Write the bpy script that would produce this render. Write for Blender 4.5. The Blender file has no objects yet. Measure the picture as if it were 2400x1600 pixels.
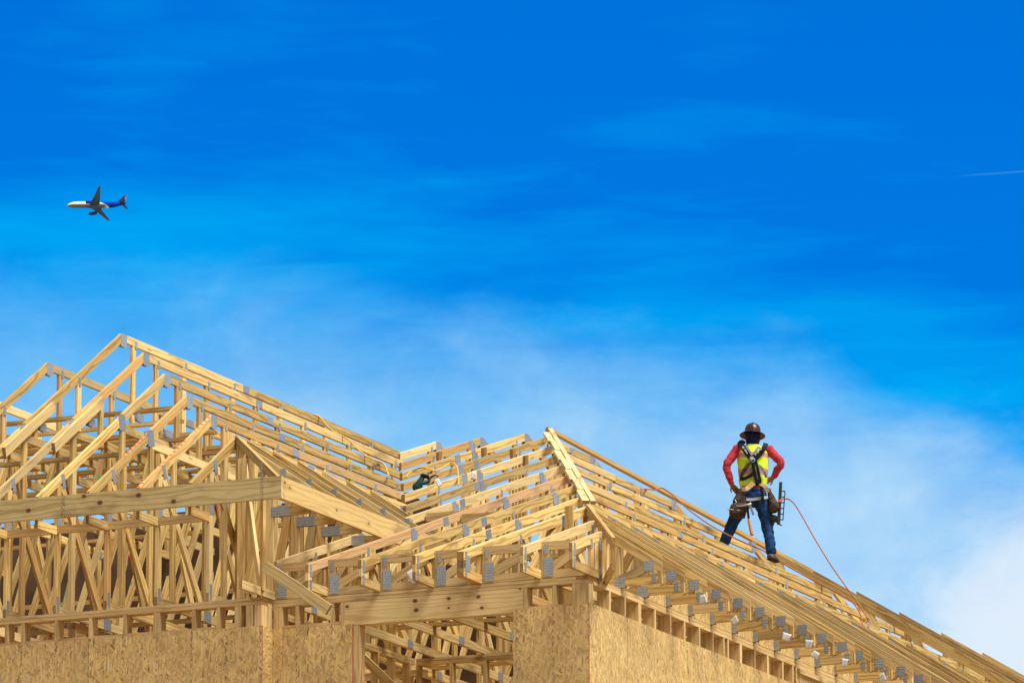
import bpy, bmesh, math, random
from mathutils import Vector, Matrix, noise
random.seed(7)
S = bpy.context.scene
COL = S.collection
R = math.radians

# ------------------------------------------------------------------ camera, sky, sun, exposure
F_PX, PITCH, YAW = 14461.0, 0.2174, 0.4233
CAM = Vector((24.8746, -57.1141, -11.3093))
cd = bpy.data.cameras.new("camera"); co = bpy.data.objects.new("camera", cd); COL.objects.link(co)
cd.sensor_fit = 'HORIZONTAL'; cd.sensor_width = 36.0; cd.lens = F_PX*36.0/2400.0
cd.clip_start = 1.0; cd.clip_end = 60000.0
co.location = CAM; co.rotation_euler = (math.pi/2+PITCH, 0, YAW)
S.camera = co
FW = Vector((-math.sin(YAW)*math.cos(PITCH), math.cos(YAW)*math.cos(PITCH), math.sin(PITCH)))
RT = Vector((math.cos(YAW), math.sin(YAW), 0)); UP = RT.cross(FW)

SUN_EL, SUN_AZ = R(59), R(-14)          # azimuth measured from +X towards +Y
sdir = Vector((math.cos(SUN_EL)*math.cos(SUN_AZ), math.cos(SUN_EL)*math.sin(SUN_AZ), math.sin(SUN_EL)))
w = bpy.data.worlds.new("World"); S.world = w; w.use_nodes = True
def build_sky():
    nt = w.node_tree; N = nt.nodes; L = nt.links; N.clear()
    out = N.new('ShaderNodeOutputWorld'); bg = N.new('ShaderNodeBackground'); L.new(bg.outputs[0], out.inputs[0])
    sky = N.new('ShaderNodeTexSky'); sky.sky_type = 'NISHITA'; sky.sun_disc = False
    sky.sun_elevation = SUN_EL; sky.sun_rotation = math.atan2(sdir.x, sdir.y)
    sky.air_density = 1.0; sky.dust_density = 0.6; sky.ozone_density = 1.6
    tc = N.new('ShaderNodeTexCoord'); sep = N.new('ShaderNodeSeparateXYZ'); L.new(tc.outputs['Generated'], sep.inputs[0])
    def math_(op, a, b=None, c=None):
        n = N.new('ShaderNodeMath'); n.operation = op
        for i, v in enumerate((a, b, c)):
            if v is None: continue
            if isinstance(v, (int, float)): n.inputs[i].default_value = v
            else: L.new(v, n.inputs[i])
        return n.outputs[0]
    def mixc(f, a, b, mode='MIX'):
        n = N.new('ShaderNodeMix'); n.data_type = 'RGBA'; n.blend_type = mode
        for i, v in ((0, f), (6, a), (7, b)):
            if isinstance(v, (int, float)): n.inputs[i].default_value = v
            elif isinstance(v, tuple): n.inputs[i].default_value = v
            else: L.new(v, n.inputs[i])
        return n.outputs[2]
    def smooth(v, a, b):
        n = N.new('ShaderNodeMapRange'); n.interpolation_type = 'SMOOTHSTEP'
        L.new(v, n.inputs[0]); n.inputs[1].default_value = a; n.inputs[2].default_value = b
        return n.outputs[0]
    el = math_('MULTIPLY', math_('ARCSINE', sep.outputs[2]), 180/math.pi)             # degrees
    az = math_('MULTIPLY', math_('ARCTAN2', sep.outputs[1], sep.outputs[0]), 180/math.pi)
    azc = 90+math.degrees(YAW)
    da = math_('SUBTRACT', azc, az)                                                    # degrees right of the clear patch centre
    comb = N.new('ShaderNodeCombineXYZ'); L.new(da, comb.inputs[0]); L.new(el, comb.inputs[1])
    def ns(sx, sy, scale, detail, rot=0.0, dist=0.0, off=0.0, rough=.5):
        m = N.new('ShaderNodeMapping'); L.new(comb.outputs[0], m.inputs[0]); m.inputs['Scale'].default_value = (sx, sy, 1)
        m.inputs['Rotation'].default_value = (0, 0, rot); m.inputs['Location'].default_value = (off, off*.7, 0)
        n = N.new('ShaderNodeTexNoise'); n.inputs['Scale'].default_value = scale; n.inputs['Detail'].default_value = detail
        n.inputs['Distortion'].default_value = dist; n.inputs['Roughness'].default_value = rough
        L.new(m.outputs[0], n.inputs[0]); return n.outputs[0]
    n1 = ns(.34, 1.0, .62, 4, R(8), .3, 3.1)       # broad thin veils
    n2 = ns(.30, 1.7, 2.0, 9, R(9), .5, 9.7, .62)       # streaks
    n3 = ns(.60, 1.15, .85, 9, R(-14), .35, 6.3, .58)    # wisps along the bank edge
    n4 = ns(.75, 1.0, .75, 9, R(-25), .45, 1.9, .60)     # mottling of the bank
    c_ = lambda v, k_: math_('MULTIPLY', math_('SUBTRACT', v, .5), k_)
    add = lambda *q: q[0] if len(q) == 1 else math_('ADD', q[0], add(*q[1:]))
    clamp = lambda v: math_('MINIMUM', math_('MAXIMUM', v, 0.0), 1.0)
    # clear air: the physical sky, filtered to the deep blue of the photograph
    blue = mixc(1.0, sky.outputs[0], (0.0, 0.535, 1.42, 1), 'MULTIPLY')
    # height above the sagging edge of the low cloud bank (degrees)
    e = add(el, math_('MULTIPLY', da, .085), math_('MULTIPLY', math_('MAXIMUM', math_('SUBTRACT', da, 1.0), 0.0), .17))
    veil = clamp(add(math_('MULTIPLY', smooth(e, 14.6, 12.3), .66), math_('MULTIPLY', add(c_(n1, 2.3), c_(n2, .9)), smooth(e, 17.0, 14.0))))
    c1 = mixc(veil, blue, (0.0, 3.75, 8.7, 1))
    ew = add(e, c_(n3, -1.5), c_(n2, -.35))
    bank = smooth(ew, 13.05, 11.6)
    wh = add(.40, c_(n4, 1.45), math_('MULTIPLY', da, .045), math_('MULTIPLY', math_('SUBTRACT', 11.4, el), .17))
    bankc = mixc(clamp(wh), (1.35, 4.65, 8.6, 1), (5.3, 7.4, 9.05, 1))
    white = smooth(add(c_(n4, 2.6), math_('MULTIPLY', math_('SUBTRACT', da, 3.9), .45), math_('MULTIPLY', math_('SUBTRACT', 10.2, el), .45)), -.5, 1.0)
    bankc = mixc(math_('MULTIPLY', white, .9), bankc, (7.6, 8.3, 9.0, 1))
    c2 = mixc(math_('MULTIPLY', bank, .93), c1, bankc)
    # one short vapour streak high on the right
    vs = math_('MULTIPLY', smooth(math_('ABSOLUTE', add(el, math_('MULTIPLY', da, -.05), -13.74)), .015, .0), smooth(da, 4.15, 4.6))
    c2 = mixc(math_('MULTIPLY', vs, .13), c2, (2.0, 6.0, 9.5, 1))
    # away from the clear patch, unseen cloud and haze are added as fill light
    far = smooth(math_('ABSOLUTE', da), 14, 55)
    hi = smooth(el, 19, 45)
    cover = math_('MAXIMUM', far, hi)
    fillc = mixc(smooth(el, 38, 6), (3.5, 3.35, 3.1, 1), (7.6, 7.1, 6.2, 1))
    c3 = mixc(math_('MULTIPLY', cover, .88), c2, fillc)
    L.new(c3, bg.inputs[0]); bg.inputs[1].default_value = 0.085
build_sky()
sl = bpy.data.lights.new("sun", 'SUN'); sl.energy = 5.0; sl.angle = R(28); sl.color = (1.0, .96, .84)
so = bpy.data.objects.new("sun", sl); COL.objects.link(so)
so.rotation_euler = sdir.to_track_quat('Z', 'Y').to_euler(); so.location = (20, -20, 40)
S.view_settings.view_transform = 'Standard'; S.view_settings.look = 'None'
S.view_settings.exposure = 0.35; S.view_settings.gamma = 1.0

# ------------------------------------------------------------------ helpers
def tag(o, label=None, cat=None, group=None, kind=None):
    if label: o['label'] = label
    if cat: o['category'] = cat
    if group: o['group'] = group
    if kind: o['kind'] = kind
    return o
def empty(name, loc=(0, 0, 0), label=None, cat=None, group=None):
    o = bpy.data.objects.new(name, None); COL.objects.link(o); o.location = loc; o.empty_display_size = .2
    return tag(o, label, cat, group)
def link(name, me, parent=None):
    o = bpy.data.objects.new(name, me); COL.objects.link(o)
    if parent: o.parent = parent
    return o
def plain(parent):
    v = Vector((0, 0, 0))
    while parent: v += parent.location; parent = parent.parent
    return v
def mesh_obj(name, verts, faces, mats, parent=None, uvs=None, fm=None, smooth=False):
    me = bpy.data.meshes.new(name); o0 = plain(parent)
    me.from_pydata([tuple(Vector(v)-o0) for v in verts], [], faces)
    for m in (mats if isinstance(mats, (list, tuple)) else [mats]): me.materials.append(m)
    if uvs:
        uv = me.uv_layers.new(name="UVMap")
        i = 0
        for fu in uvs:
            for c in fu: uv.data[i].uv = c; i += 1
    if fm:
        for p, k in zip(me.polygons, fm): p.material_index = k
    if smooth:
        for p in me.polygons: p.use_smooth = True
    me.update()
    return link(name, me, parent)
class Geo:
    """collects solids for ONE mesh object"""
    def __init__(s): s.v = []; s.f = []; s.uv = []; s.fm = []
    def prism(s, frame, poly, off, t, axis=None, endslot=None, slot=0):
        o, e, n = frame; o = Vector(o); e = Vector(e).normalized(); n = Vector(n).normalized(); z = Vector((0, 0, 1)) if abs(n.z) < .9 else n.cross(e)
        if axis is None:
            best = max(range(len(poly)), key=lambda i: (poly[i][0]-poly[i-1][0])**2+(poly[i][1]-poly[i-1][1])**2)
            axis = (poly[best][0]-poly[best-1][0], poly[best][1]-poly[best-1][1])
        l = math.hypot(*axis); ax = (axis[0]/l, axis[1]/l)
        area = sum(poly[i-1][0]*poly[i][1]-poly[i][0]*poly[i-1][1] for i in range(len(poly)))
        if area < 0: poly = poly[::-1]
        hand = e.cross(z).dot(n)               # >0: ccw poly faces +n
        b = len(s.v); k = len(poly)
        P = lambda a, d: o+e*a[0]+z*a[1]+n*d
        s.v += [P(a, off) for a in poly]+[P(a, off+t) for a in poly]
        U = lambda a: (a[0]*ax[0]+a[1]*ax[1], -a[0]*ax[1]+a[1]*ax[0])
        f1 = list(range(b+k, b+2*k)); f0 = list(range(b+k-1, b-1, -1))
        if hand < 0: f1.reverse(); f0.reverse()
        inv = lambda i: poly[(i-b) % k]
        for f in (f1, f0): s.f.append(f); s.uv.append([U(inv(i)) for i in f]); s.fm.append(slot)
        for i in range(k):
            j = (i+1) % k; f = [b+i, b+j, b+k+j, b+k+i]; uv = [U(poly[i]), U(poly[j]), (U(poly[j])[0], U(poly[j])[1]+t), (U(poly[i])[0], U(poly[i])[1]+t)]
            dx, dy = poly[j][0]-poly[i][0], poly[j][1]-poly[i][1]; d = math.hypot(dx, dy) or 1
            isend = abs((dx*ax[0]+dy*ax[1])/d) < .8
            if hand < 0: f.reverse(); uv.reverse()
            s.f.append(f); s.uv.append(uv); s.fm.append(endslot if (isend and endslot is not None) else slot)
        return s
    def box(s, c, sx, sy, sz, rot=None, slot=0):
        b = len(s.v); M = rot or Matrix.Identity(3); c = Vector(c)
        for q in ((-1,-1,-1),(1,-1,-1),(1,1,-1),(-1,1,-1),(-1,-1,1),(1,-1,1),(1,1,1),(-1,1,1)):
            s.v.append(c+M@Vector((q[0]*sx/2, q[1]*sy/2, q[2]*sz/2)))
        for f in ((0,3,2,1),(4,5,6,7),(0,1,5,4),(1,2,6,5),(2,3,7,6),(3,0,4,7)):
            s.f.append([b+i for i in f]); s.uv.append([(0,0),(max(sx,sy),0),(max(sx,sy),sz),(0,sz)]); s.fm.append(slot)
        return s
    def tube(s, pts, r, n=8, slot=0, cap=True):
        pts = [Vector(p) for p in pts]; b = len(s.v); m = len(pts)
        rs = r if isinstance(r, (list, tuple)) else [r]*m
        prev = None
        for i, p in enumerate(pts):
            t = (pts[min(i+1, m-1)]-pts[max(i-1, 0)]).normalized()
            if prev is None:
                a = t.orthogonal().normalized()
            else:
                a = (prev-t*prev.dot(t)).normalized()
            prev = a; bb = t.cross(a)
            for k in range(n):
                th = 2*math.pi*k/n; s.v.append(p+(a*math.cos(th)+bb*math.sin(th))*rs[i])
        for i in range(m-1):
            for k in range(n):
                s.f.append([b+i*n+k, b+i*n+(k+1) % n, b+(i+1)*n+(k+1) % n, b+(i+1)*n+k]); s.uv.append([(0,0)]*4); s.fm.append(slot)
        if cap:
            s.f.append([b+k for k in reversed(range(n))]); s.uv.append([(0,0)]*n); s.fm.append(slot)
            s.f.append([b+(m-1)*n+k for k in range(n)]); s.uv.append([(0,0)]*n); s.fm.append(slot)
        return s
    def build(s, name, mats, parent=None, smooth=False):
        return mesh_obj(name, s.v, s.f, mats, parent, s.uv, s.fm, smooth)
YZ = lambda x: ((x, 0, 0), (0, 1, 0), (1, 0, 0))      # in-plane (y, z), extruded towards +X from x
XZ = lambda y: ((0, y, 0), (1, 0, 0), (0, 1, 0))      # in-plane (x, z), extruded towards +Y from y
XY = lambda z: ((0, 0, z), (1, 0, 0), (0, 0, 1))      # in-plane (x, y), extruded upwards
def spline(pts, n=6):
    out = []; P = [Vector(p) for p in pts]
    for i in range(len(P)-1):
        p0, p1, p2, p3 = P[max(i-1, 0)], P[i], P[i+1], P[min(i+2, len(P)-1)]
        for k in range(n):
            t = k/n
            out.append(.5*((2*p1)+(p2-p0)*t+(2*p0-5*p1+4*p2-p3)*t*t+(3*p1-p0-3*p2+p3)*t**3))
    return out+[P[-1]]

# ------------------------------------------------------------------ materials
def newmat(name):
    m = bpy.data.materials.new(name); m.use_nodes = True
    nt = m.node_tree; b = nt.nodes['Principled BSDF']; return m, nt, b
class NB:
    def __init__(s, nt): s.nt = nt; s.N = nt.nodes; s.L = nt.links
    def put(s, sock, v):
        if v is None: return
        if isinstance(v, (int, float, tuple)): sock.default_value = v
        else: s.L.new(v, sock)
    def m(s, op, a, b=None, c=None):
        n = s.N.new('ShaderNodeMath'); n.operation = op
        for i, v in enumerate((a, b, c)): s.put(n.inputs[i], v)
        return n.outputs[0]
    def mix(s, f, a, b, mode='MIX'):
        n = s.N.new('ShaderNodeMix'); n.data_type = 'RGBA'; n.blend_type = mode
        s.put(n.inputs[0], f); s.put(n.inputs[6], a if not isinstance(a, tuple) else (*a[:3], 1)); s.put(n.inputs[7], b if not isinstance(b, tuple) else (*b[:3], 1))
        return n.outputs[2]
    def rng(s, v, a, b, c=0.0, d=1.0, smooth=True):
        n = s.N.new('ShaderNodeMapRange'); n.interpolation_type = 'SMOOTHSTEP' if smooth else 'LINEAR'
        s.put(n.inputs[0], v)
        for i, q in enumerate((a, b, c, d)): n.inputs[i+1].default_value = q
        return n.outputs[0]
    def uv(s):
        n = s.N.new('ShaderNodeTexCoord'); return n.outputs['UV']
    def obj(s):
        n = s.N.new('ShaderNodeTexCoord'); return n.outputs['Object']
    def rand(s): return s.N.new('ShaderNodeObjectInfo').outputs['Random']
    def xyz(s, x=0.0, y=0.0, z=0.0):
        n = s.N.new('ShaderNodeCombineXYZ'); s.put(n.inputs[0], x); s.put(n.inputs[1], y); s.put(n.inputs[2], z); return n.outputs[0]
    def sep(s, v):
        n = s.N.new('ShaderNodeSeparateXYZ'); s.L.new(v, n.inputs[0]); return n.outputs
    def map(s, v, scale=(1,1,1), loc=(0,0,0), rot=0.0):
        n = s.N.new('ShaderNodeMapping'); s.L.new(v, n.inputs[0]); n.inputs['Scale'].default_value = scale
        n.inputs['Location'].default_value = loc; n.inputs['Rotation'].default_value = (0, 0, rot); return n.outputs[0]
    def noise(s, v, scale=1.0, detail=3.0, dist=0.0, rough=.5):
        n = s.N.new('ShaderNodeTexNoise'); s.L.new(v, n.inputs['Vector']); n.inputs['Scale'].default_value = scale
        n.inputs['Detail'].default_value = detail; n.inputs['Distortion'].default_value = dist; n.inputs['Roughness'].default_value = rough
        return n.outputs[0]
    def voro(s, v, scale=1.0, out='Distance', rnd=1.0):
        n = s.N.new('ShaderNodeTexVoronoi'); s.L.new(v, n.inputs['Vector']); n.inputs['Scale'].default_value = scale; n.inputs['Randomness'].default_value = rnd
        return n.outputs[out]
    def bump(s, h, strength=.3, dist=.01):
        n = s.N.new('ShaderNodeBump'); n.inputs['Strength'].default_value = strength; n.inputs['Distance'].default_value = dist
        s.L.new(h, n.inputs['Height']); return n.outputs[0]

def wood(name, c_light, c_dark, knots=None, stamp=None, red=None, blob=None, knotty=.5, vary=1.0):
    m, nt, b = newmat(name); k = NB(nt)
    rnd = k.rand(); uv = k.uv(); s = k.sep(uv)
    u = k.m('ADD', s[0], k.m('MULTIPLY', rnd, 91.0)); v = k.m('ADD', s[1], k.m('MULTIPLY', rnd, 37.0))
    P = k.xyz(u, v)
    warp = k.noise(k.map(P, (1.1, 7, 1)), 1.0, 2)
    vv = k.m('ADD', k.m('MULTIPLY', v, 34.0), k.m('MULTIPLY', warp, 7.0))
    rings = k.m('MULTIPLY_ADD', k.m('SINE', k.m('MULTIPLY', vv, 3.1)), .5, .5)
    fine = k.noise(k.map(P, (6, 260, 1)), 1.0, 3)
    broad = k.noise(k.map(P, (.9, 9, 1)), 1.0, 3)
    g = k.m('ADD', k.m('MULTIPLY', k.rng(rings, .5, 1), .6), k.m('MULTIPLY', k.rng(fine, .35, .7), .3))
    g = k.m('ADD', g, k.m('MULTIPLY', k.rng(broad, .35, .75), .35))
    col = k.mix(k.m('MINIMUM', g, 1.0), c_light, c_dark)
    # piece to piece: yellow, pinkish, greyed
    r2 = k.m('FRACT', k.m('MULTIPLY', rnd, 17.31)); r3 = k.m('FRACT', k.m('MULTIPLY', rnd, 53.77))
    col = k.mix(k.m('MULTIPLY', k.rng(r2, .45, 1.0), .60*vary), col, (.42, .23, .085))
    col = k.mix(k.m('MULTIPLY', k.rng(r2, .38, .0), .55*vary), col, (.80, .62, .33))
    col = k.mix(k.m('MULTIPLY', k.rng(r3, .6, 1.0), .40*vary), col, (.36, .28, .16))
    hv = k.m('MULTIPLY_ADD', k.m('FRACT', k.m('MULTIPLY', rnd, 91.7)), .42*vary, 1.0-.24*vary)
    col = k.mix(1.0, col, k.xyz(hv, hv, hv), 'MULTIPLY')
    # weather stains and small knots / nail specks
    st = k.noise(k.map(P, (1.6, 5, 1), (3, 8, 0)), 1.0, 4, .4)
    col = k.mix(k.m('MULTIPLY', k.rng(st, .55, .75), .6), col, (.17, .10, .045))
    vo = k.voro(k.map(P, (1.5, 7.5, 1)), 1.0)
    col = k.mix(k.m('MULTIPLY', k.rng(vo, .13, .05), knotty), col, (.13, .055, .02))
    if knots:
        for (ku, kv, kr) in knots:
            d = k.m('SQRT', k.m('ADD', k.m('POWER', k.m('DIVIDE', k.m('SUBTRACT', s[0], ku), 1.35), 2), k.m('POWER', k.m('SUBTRACT', s[1], kv), 2)))
            ring = k.m('MULTIPLY_ADD', k.m('SINE', k.m('MULTIPLY', d, 300.0)), .5, .5)
            col = k.mix(k.m('MULTIPLY', k.m('MULTIPLY', k.rng(d, kr*4.2, kr), .38), ring), col, (.25, .15, .05))
            col = k.mix(k.m('MULTIPLY', k.rng(d, kr*1.1, kr*.8), .9), col, (.16, .065, .03))
            col = k.mix(k.rng(d, kr*.45, kr*.25), col, (.05, .02, .01))
    if stamp:
        sn = k.voro(k.map(uv, (85, 60, 1)), 1.0)
        for (a0, a1) in stamp:
            band = k.m('MULTIPLY', k.rng(s[0], a0, a0+.004), k.rng(s[0], a1, a1-.004))
            col = k.mix(k.m('MULTIPLY', band, k.rng(sn, .55, .38, 0, .75)), col, (.06, .06, .05))
    if blob:
        bn = k.noise(k.map(P, (2.4, 9, 1), (5, 2, 0)), 1.0, 2, .8); col = k.mix(k.rng(bn, blob[1], blob[1]+.02), col, blob[0])
    if red:
        u0, u1, cl = red
        seg = k.m('MULTIPLY', k.rng(s[0], u0, u0+.01), k.rng(s[0], u1, u1-.01))
        hatch = k.rng(k.m('SINE', k.m('MULTIPLY', k.m('ADD', s[0], k.m('MULTIPLY', s[1], .7)), 66.0)), .1, .45)
        hatch = k.m('MULTIPLY', hatch, k.rng(k.noise(k.map(P, (1.1, 3, 1), (9, 1, 0)), 1.0, 2), .46, .52))
        geo = nt.nodes.new('ShaderNodeNewGeometry'); nz = k.sep(geo.outputs['True Normal'])[2]
        seg = k.m('MULTIPLY', seg, k.rng(nz, .4, .6))
        col = k.mix(k.m('MULTIPLY', seg, k.m('MULTIPLY', hatch, .8)), col, cl)
    nt.links.new(col, b.inputs['Base Color']); b.inputs['Roughness'].default_value = .72
    b.inputs['Specular IOR Level'].default_value = .25
    nt.links.new(k.bump(k.m('ADD', fine, rings), .12, .004), b.inputs['Normal'])
    return m
PINE_L, PINE_D = (.71, .515, .195), (.36, .21, .062)
M_WOOD = wood("pine_lumber", PINE_L, PINE_D)
M_END = wood("pine_end_grain", (.36, .20, .065), (.20, .095, .025), vary=.4, knotty=.2)
M_RED = wood("pine_red_hatched", PINE_L, PINE_D, red=(-100, 100, (.62, .035, .03)))
M_REDM = wood("pine_red_marked", PINE_L, PINE_D, red=(-100, 100, (.55, .03, .03)))
M_GRN = wood("pine_green_sprayed", PINE_L, PINE_D, blob=((.02, .34, .11), .66))
M_RSP = wood("pine_red_lettered", PINE_L, PINE_D, blob=((.36, .02, .02), .64))
M_DARK = wood("weathered_pine", (.25, .17, .09), (.06, .045, .03), vary=.4)
M_PINK = wood("pinkish_pine", (.64, .41, .21), (.46, .26, .12), vary=.25)
M_PLATE = wood("greyed_plate_pine", (.66, .48, .23), (.44, .29, .12), vary=.5)

def galv():
    m, nt, b = newmat("galvanised_steel"); k = NB(nt); P = k.uv()
    d = k.voro(k.map(P, (62, 36, 1)), 1.0, rnd=.25)
    n = k.noise(k.map(k.obj(), (14, 14, 14)), 1.0, 3); r = k.rand()
    col = k.mix(k.m('ADD', k.m('MULTIPLY', n, .6), k.m('MULTIPLY', r, .4)), (.25, .30, .37), (.50, .57, .66))  # blue cast paints a sky reflection into the base colour
    col = k.mix(k.rng(d, .42, .15, 0, .6), col, (.09, .10, .12))
    nt.links.new(col, b.inputs['Base Color']); b.inputs['Metallic'].default_value = .55; b.inputs['Roughness'].default_value = .42
    nt.links.new(k.bump(d, .5, .004), b.inputs['Normal']); return m
M_GALV = galv()

def osb(name, base, seed, side=False):
    m, nt, b = newmat(name); k = NB(nt); uv = k.uv(); r = k.rand()
    s = k.sep(uv); P = k.xyz(k.m('ADD', s[0], k.m('MULTIPLY', r, 40.0)), s[1], seed)
    col = None; h = None
    wob = k.noise(P, 9.0, 2)
    lays = [(R(62), 9, 46), (R(118), 8, 40), (R(40), 10, 52), (R(140), 9, 44), (R(85), 12, 60)]
    if side: lays = [(R(80), 15, 58), (R(97), 13, 50), (R(88), 18, 66), (R(68), 15, 56), (R(112), 15, 60)]
    for i, (a, sx, sy) in enumerate(lays):
        n = nt.nodes.new('ShaderNodeVectorRotate'); n.rotation_type = 'Z_AXIS'; nt.links.new(P, n.inputs['Vector']); n.inputs['Angle'].default_value = -a
        q = k.map(n.outputs[0], (sx, sy, 1), (i*3.7+seed, i*5.1, 0))
        c = k.voro(q, 1.0, 'Color'); cc = k.sep(c)
        tone = k.mix(cc[0], tuple(x*.64 for x in base), tuple(min(1, x*1.24) for x in base))
        tone = k.mix(k.rng(cc[1], .94, .975, 0, .75), tone, (.20, .105, .04))
        tone = k.mix(k.rng(cc[1], .07, .03, 0, .7), tone, (.44, .24, .10))
        tone = k.mix(k.rng(cc[2], .9, 1, 0, .6), tone, (.78, .62, .33))
        if col is None: col = tone; h = cc[0]
        else:
            pick = k.rng(cc[2], .52, .56); col = k.mix(pick, col, tone)
            h = k.m('ADD', h, k.m('MULTIPLY', cc[0], .5))
    fn = k.noise(k.map(P, (70, 70, 1)), 1.0, 3, 1.0); col = k.mix(k.rng(fn, .60, .74, 0, .40), col, (.26, .16, .07))
    bn = k.noise(k.map(P, (1.2, 1.2, 1)), 1.0, 3); col = k.mix(k.rng(bn, .35, .75, 0, .42), col, (.40, .25, .10))
    # nail lines on the studs, every 0.406 m, nails about 0.09 m apart
    fu = k.m('ABSOLUTE', k.m('SUBTRACT', k.m('FRACT', k.m('ADD', k.m('DIVIDE', s[0], .4064), .5)), .5))
    fu = k.m('MULTIPLY', fu, .4064)
    fv = k.m('FRACT', k.m('DIVIDE', k.m('ADD', s[1], k.m('MULTIPLY', k.noise(P, 7.0, 1), .06)), .075))
    nail = k.m('MULTIPLY', k.rng(fu, .0085, .004), k.rng(fv, .42, .30))
    chalk = k.m('MULTIPLY', k.rng(k.m('ABSOLUTE', k.m('SUBTRACT', fu, .012)), .0045, .002), k.rng(k.noise(P, 26.0, 2), .5, .62, 0, .55))
    col = k.mix(k.m('MULTIPLY', nail, .62), col, (.10, .06, .05)); col = k.mix(chalk, col, (.12, .10, .28))
    nt.links.new(col, b.inputs['Base Color']); b.inputs['Roughness'].default_value = .7; b.inputs['Specular IOR Level'].default_value = .3
    nt.links.new(k.bump(h, .35, .004), b.inputs['Normal']); return m
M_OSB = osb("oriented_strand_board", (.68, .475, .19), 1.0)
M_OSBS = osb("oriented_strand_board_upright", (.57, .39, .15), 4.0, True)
def flat(name, col, rough=.6, metal=0.0, var=.15, scale=30.0, bump=0.0):
    m, nt, b = newmat(name); k = NB(nt); n = k.noise(k.obj(), scale, 4)
    c = k.mix(k.rng(n, .3, .7), tuple(x*(1-var) for x in col), tuple(min(1, x*(1+var)) for x in col))
    nt.links.new(c, b.inputs['Base Color']); b.inputs['Roughness'].default_value = rough; b.inputs['Metallic'].default_value = metal
    if max(col) < .02: b.inputs['Specular IOR Level'].default_value = .12
    if bump: nt.links.new(k.bump(n, bump, .01), b.inputs['Normal'])
    return m
M_REDEDGE = flat("red_sealed_edge", (.42, .02, .03), .6)
M_PAPER = flat("white_paper", (.58, .60, .64), .6, var=.04)
M_GREEN = flat("green_spray_paint", (.02, .45, .12), .6)
M_SOIL = flat("bare_soil", (.25, .17, .09), .95, var=.2, scale=.6)

# ------------------------------------------------------------------ ground
GZ = -12.9
def disc(name, r, z, m):
    n = 96; v = [(r*math.cos(2*math.pi*i/n), r*math.sin(2*math.pi*i/n), z) for i in range(n)]
    o = mesh_obj(name, v, [list(range(n))], m); tag(o, kind='structure'); return o
disc("ground", 9000, GZ, M_SOIL)

# ------------------------------------------------------------------ framing members
LH, LT = .089, .038            # 2x4 height and thickness
ORD = ['first','second','third','fourth','fifth','sixth','seventh','eighth','ninth','tenth','eleventh','twelfth','thirteenth','fourteenth','fifteenth','sixteenth','seventeenth','eighteenth','nineteenth','twentieth','twenty-first','twenty-second','twenty-third','twenty-fourth','twenty-fifth','twenty-sixth']
class Truss:
    def __init__(s, name, frame, loc, label, group, cat='roof truss', t=LT):
        s.e = empty(name, loc, label, cat, group); s.fr = frame; s.t = t; s.i = 0; s.k = 0
    def member(s, part, poly, mat=None, axis=None, lab=None, end=True):
        cl = {'top_chord': 0, 'bottom_chord': .0004, 'lower_top_chord': .0008, 'lookout': .0012, 'rafter': 0, 'hip_rafter': 0}
        d = cl.get(part)
        if d is None: d = .0016+(s.k % 8)*.0004; s.k += 1
        o = Geo().prism(s.fr, poly, d, s.t-2*d, axis, 1 if end else None).build(part, [mat or M_WOOD, M_END], s.e)
        if lab: o['label'] = lab
        return o
    def chord(s, part, p, q, h=LH, mat=None, lab=None, trim0=0, trim1=0):
        a = math.atan2(q[1]-p[1], q[0]-p[0]); hv = h/max(.3, math.cos(a))
        return s.member(part, [p, q, (q[0]-trim1, q[1]-hv), (p[0]+trim0, p[1]-hv)], mat, (q[0]-p[0], q[1]-p[1]), lab)
    def web(s, p, q, part='web', w=LH, mat=None, lab=None):
        dx, dy = q[0]-p[0], q[1]-p[1]; l = math.hypot(dx, dy); nx, ny = -dy/l*w/2, dx/l*w/2
        return s.member(part, [(p[0]+nx, p[1]+ny), (q[0]+nx, q[1]+ny), (q[0]-nx, q[1]-ny), (p[0]-nx, p[1]-ny)], mat, (dx, dy), lab)
    def plate(s, c, w_, h_, ang=0.0, both=True, side=1):
        ca, sa = math.cos(ang), math.sin(ang)
        poly = [(c[0]+x*ca-y*sa, c[1]+x*sa+y*ca) for x, y in ((-w_/2,-h_/2),(w_/2,-h_/2),(w_/2,h_/2),(-w_/2,h_/2))]
        g = Geo()
        j = .00017*(s.i % 23); s.i += 1
        g.prism(s.fr, poly, s.t+.0004, .0014+j, (1, 0)); g.prism(s.fr, poly, -.0018-j, .0014+j, (1, 0))
        return g.build('gusset_plate', [M_GALV], s.e)

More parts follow.
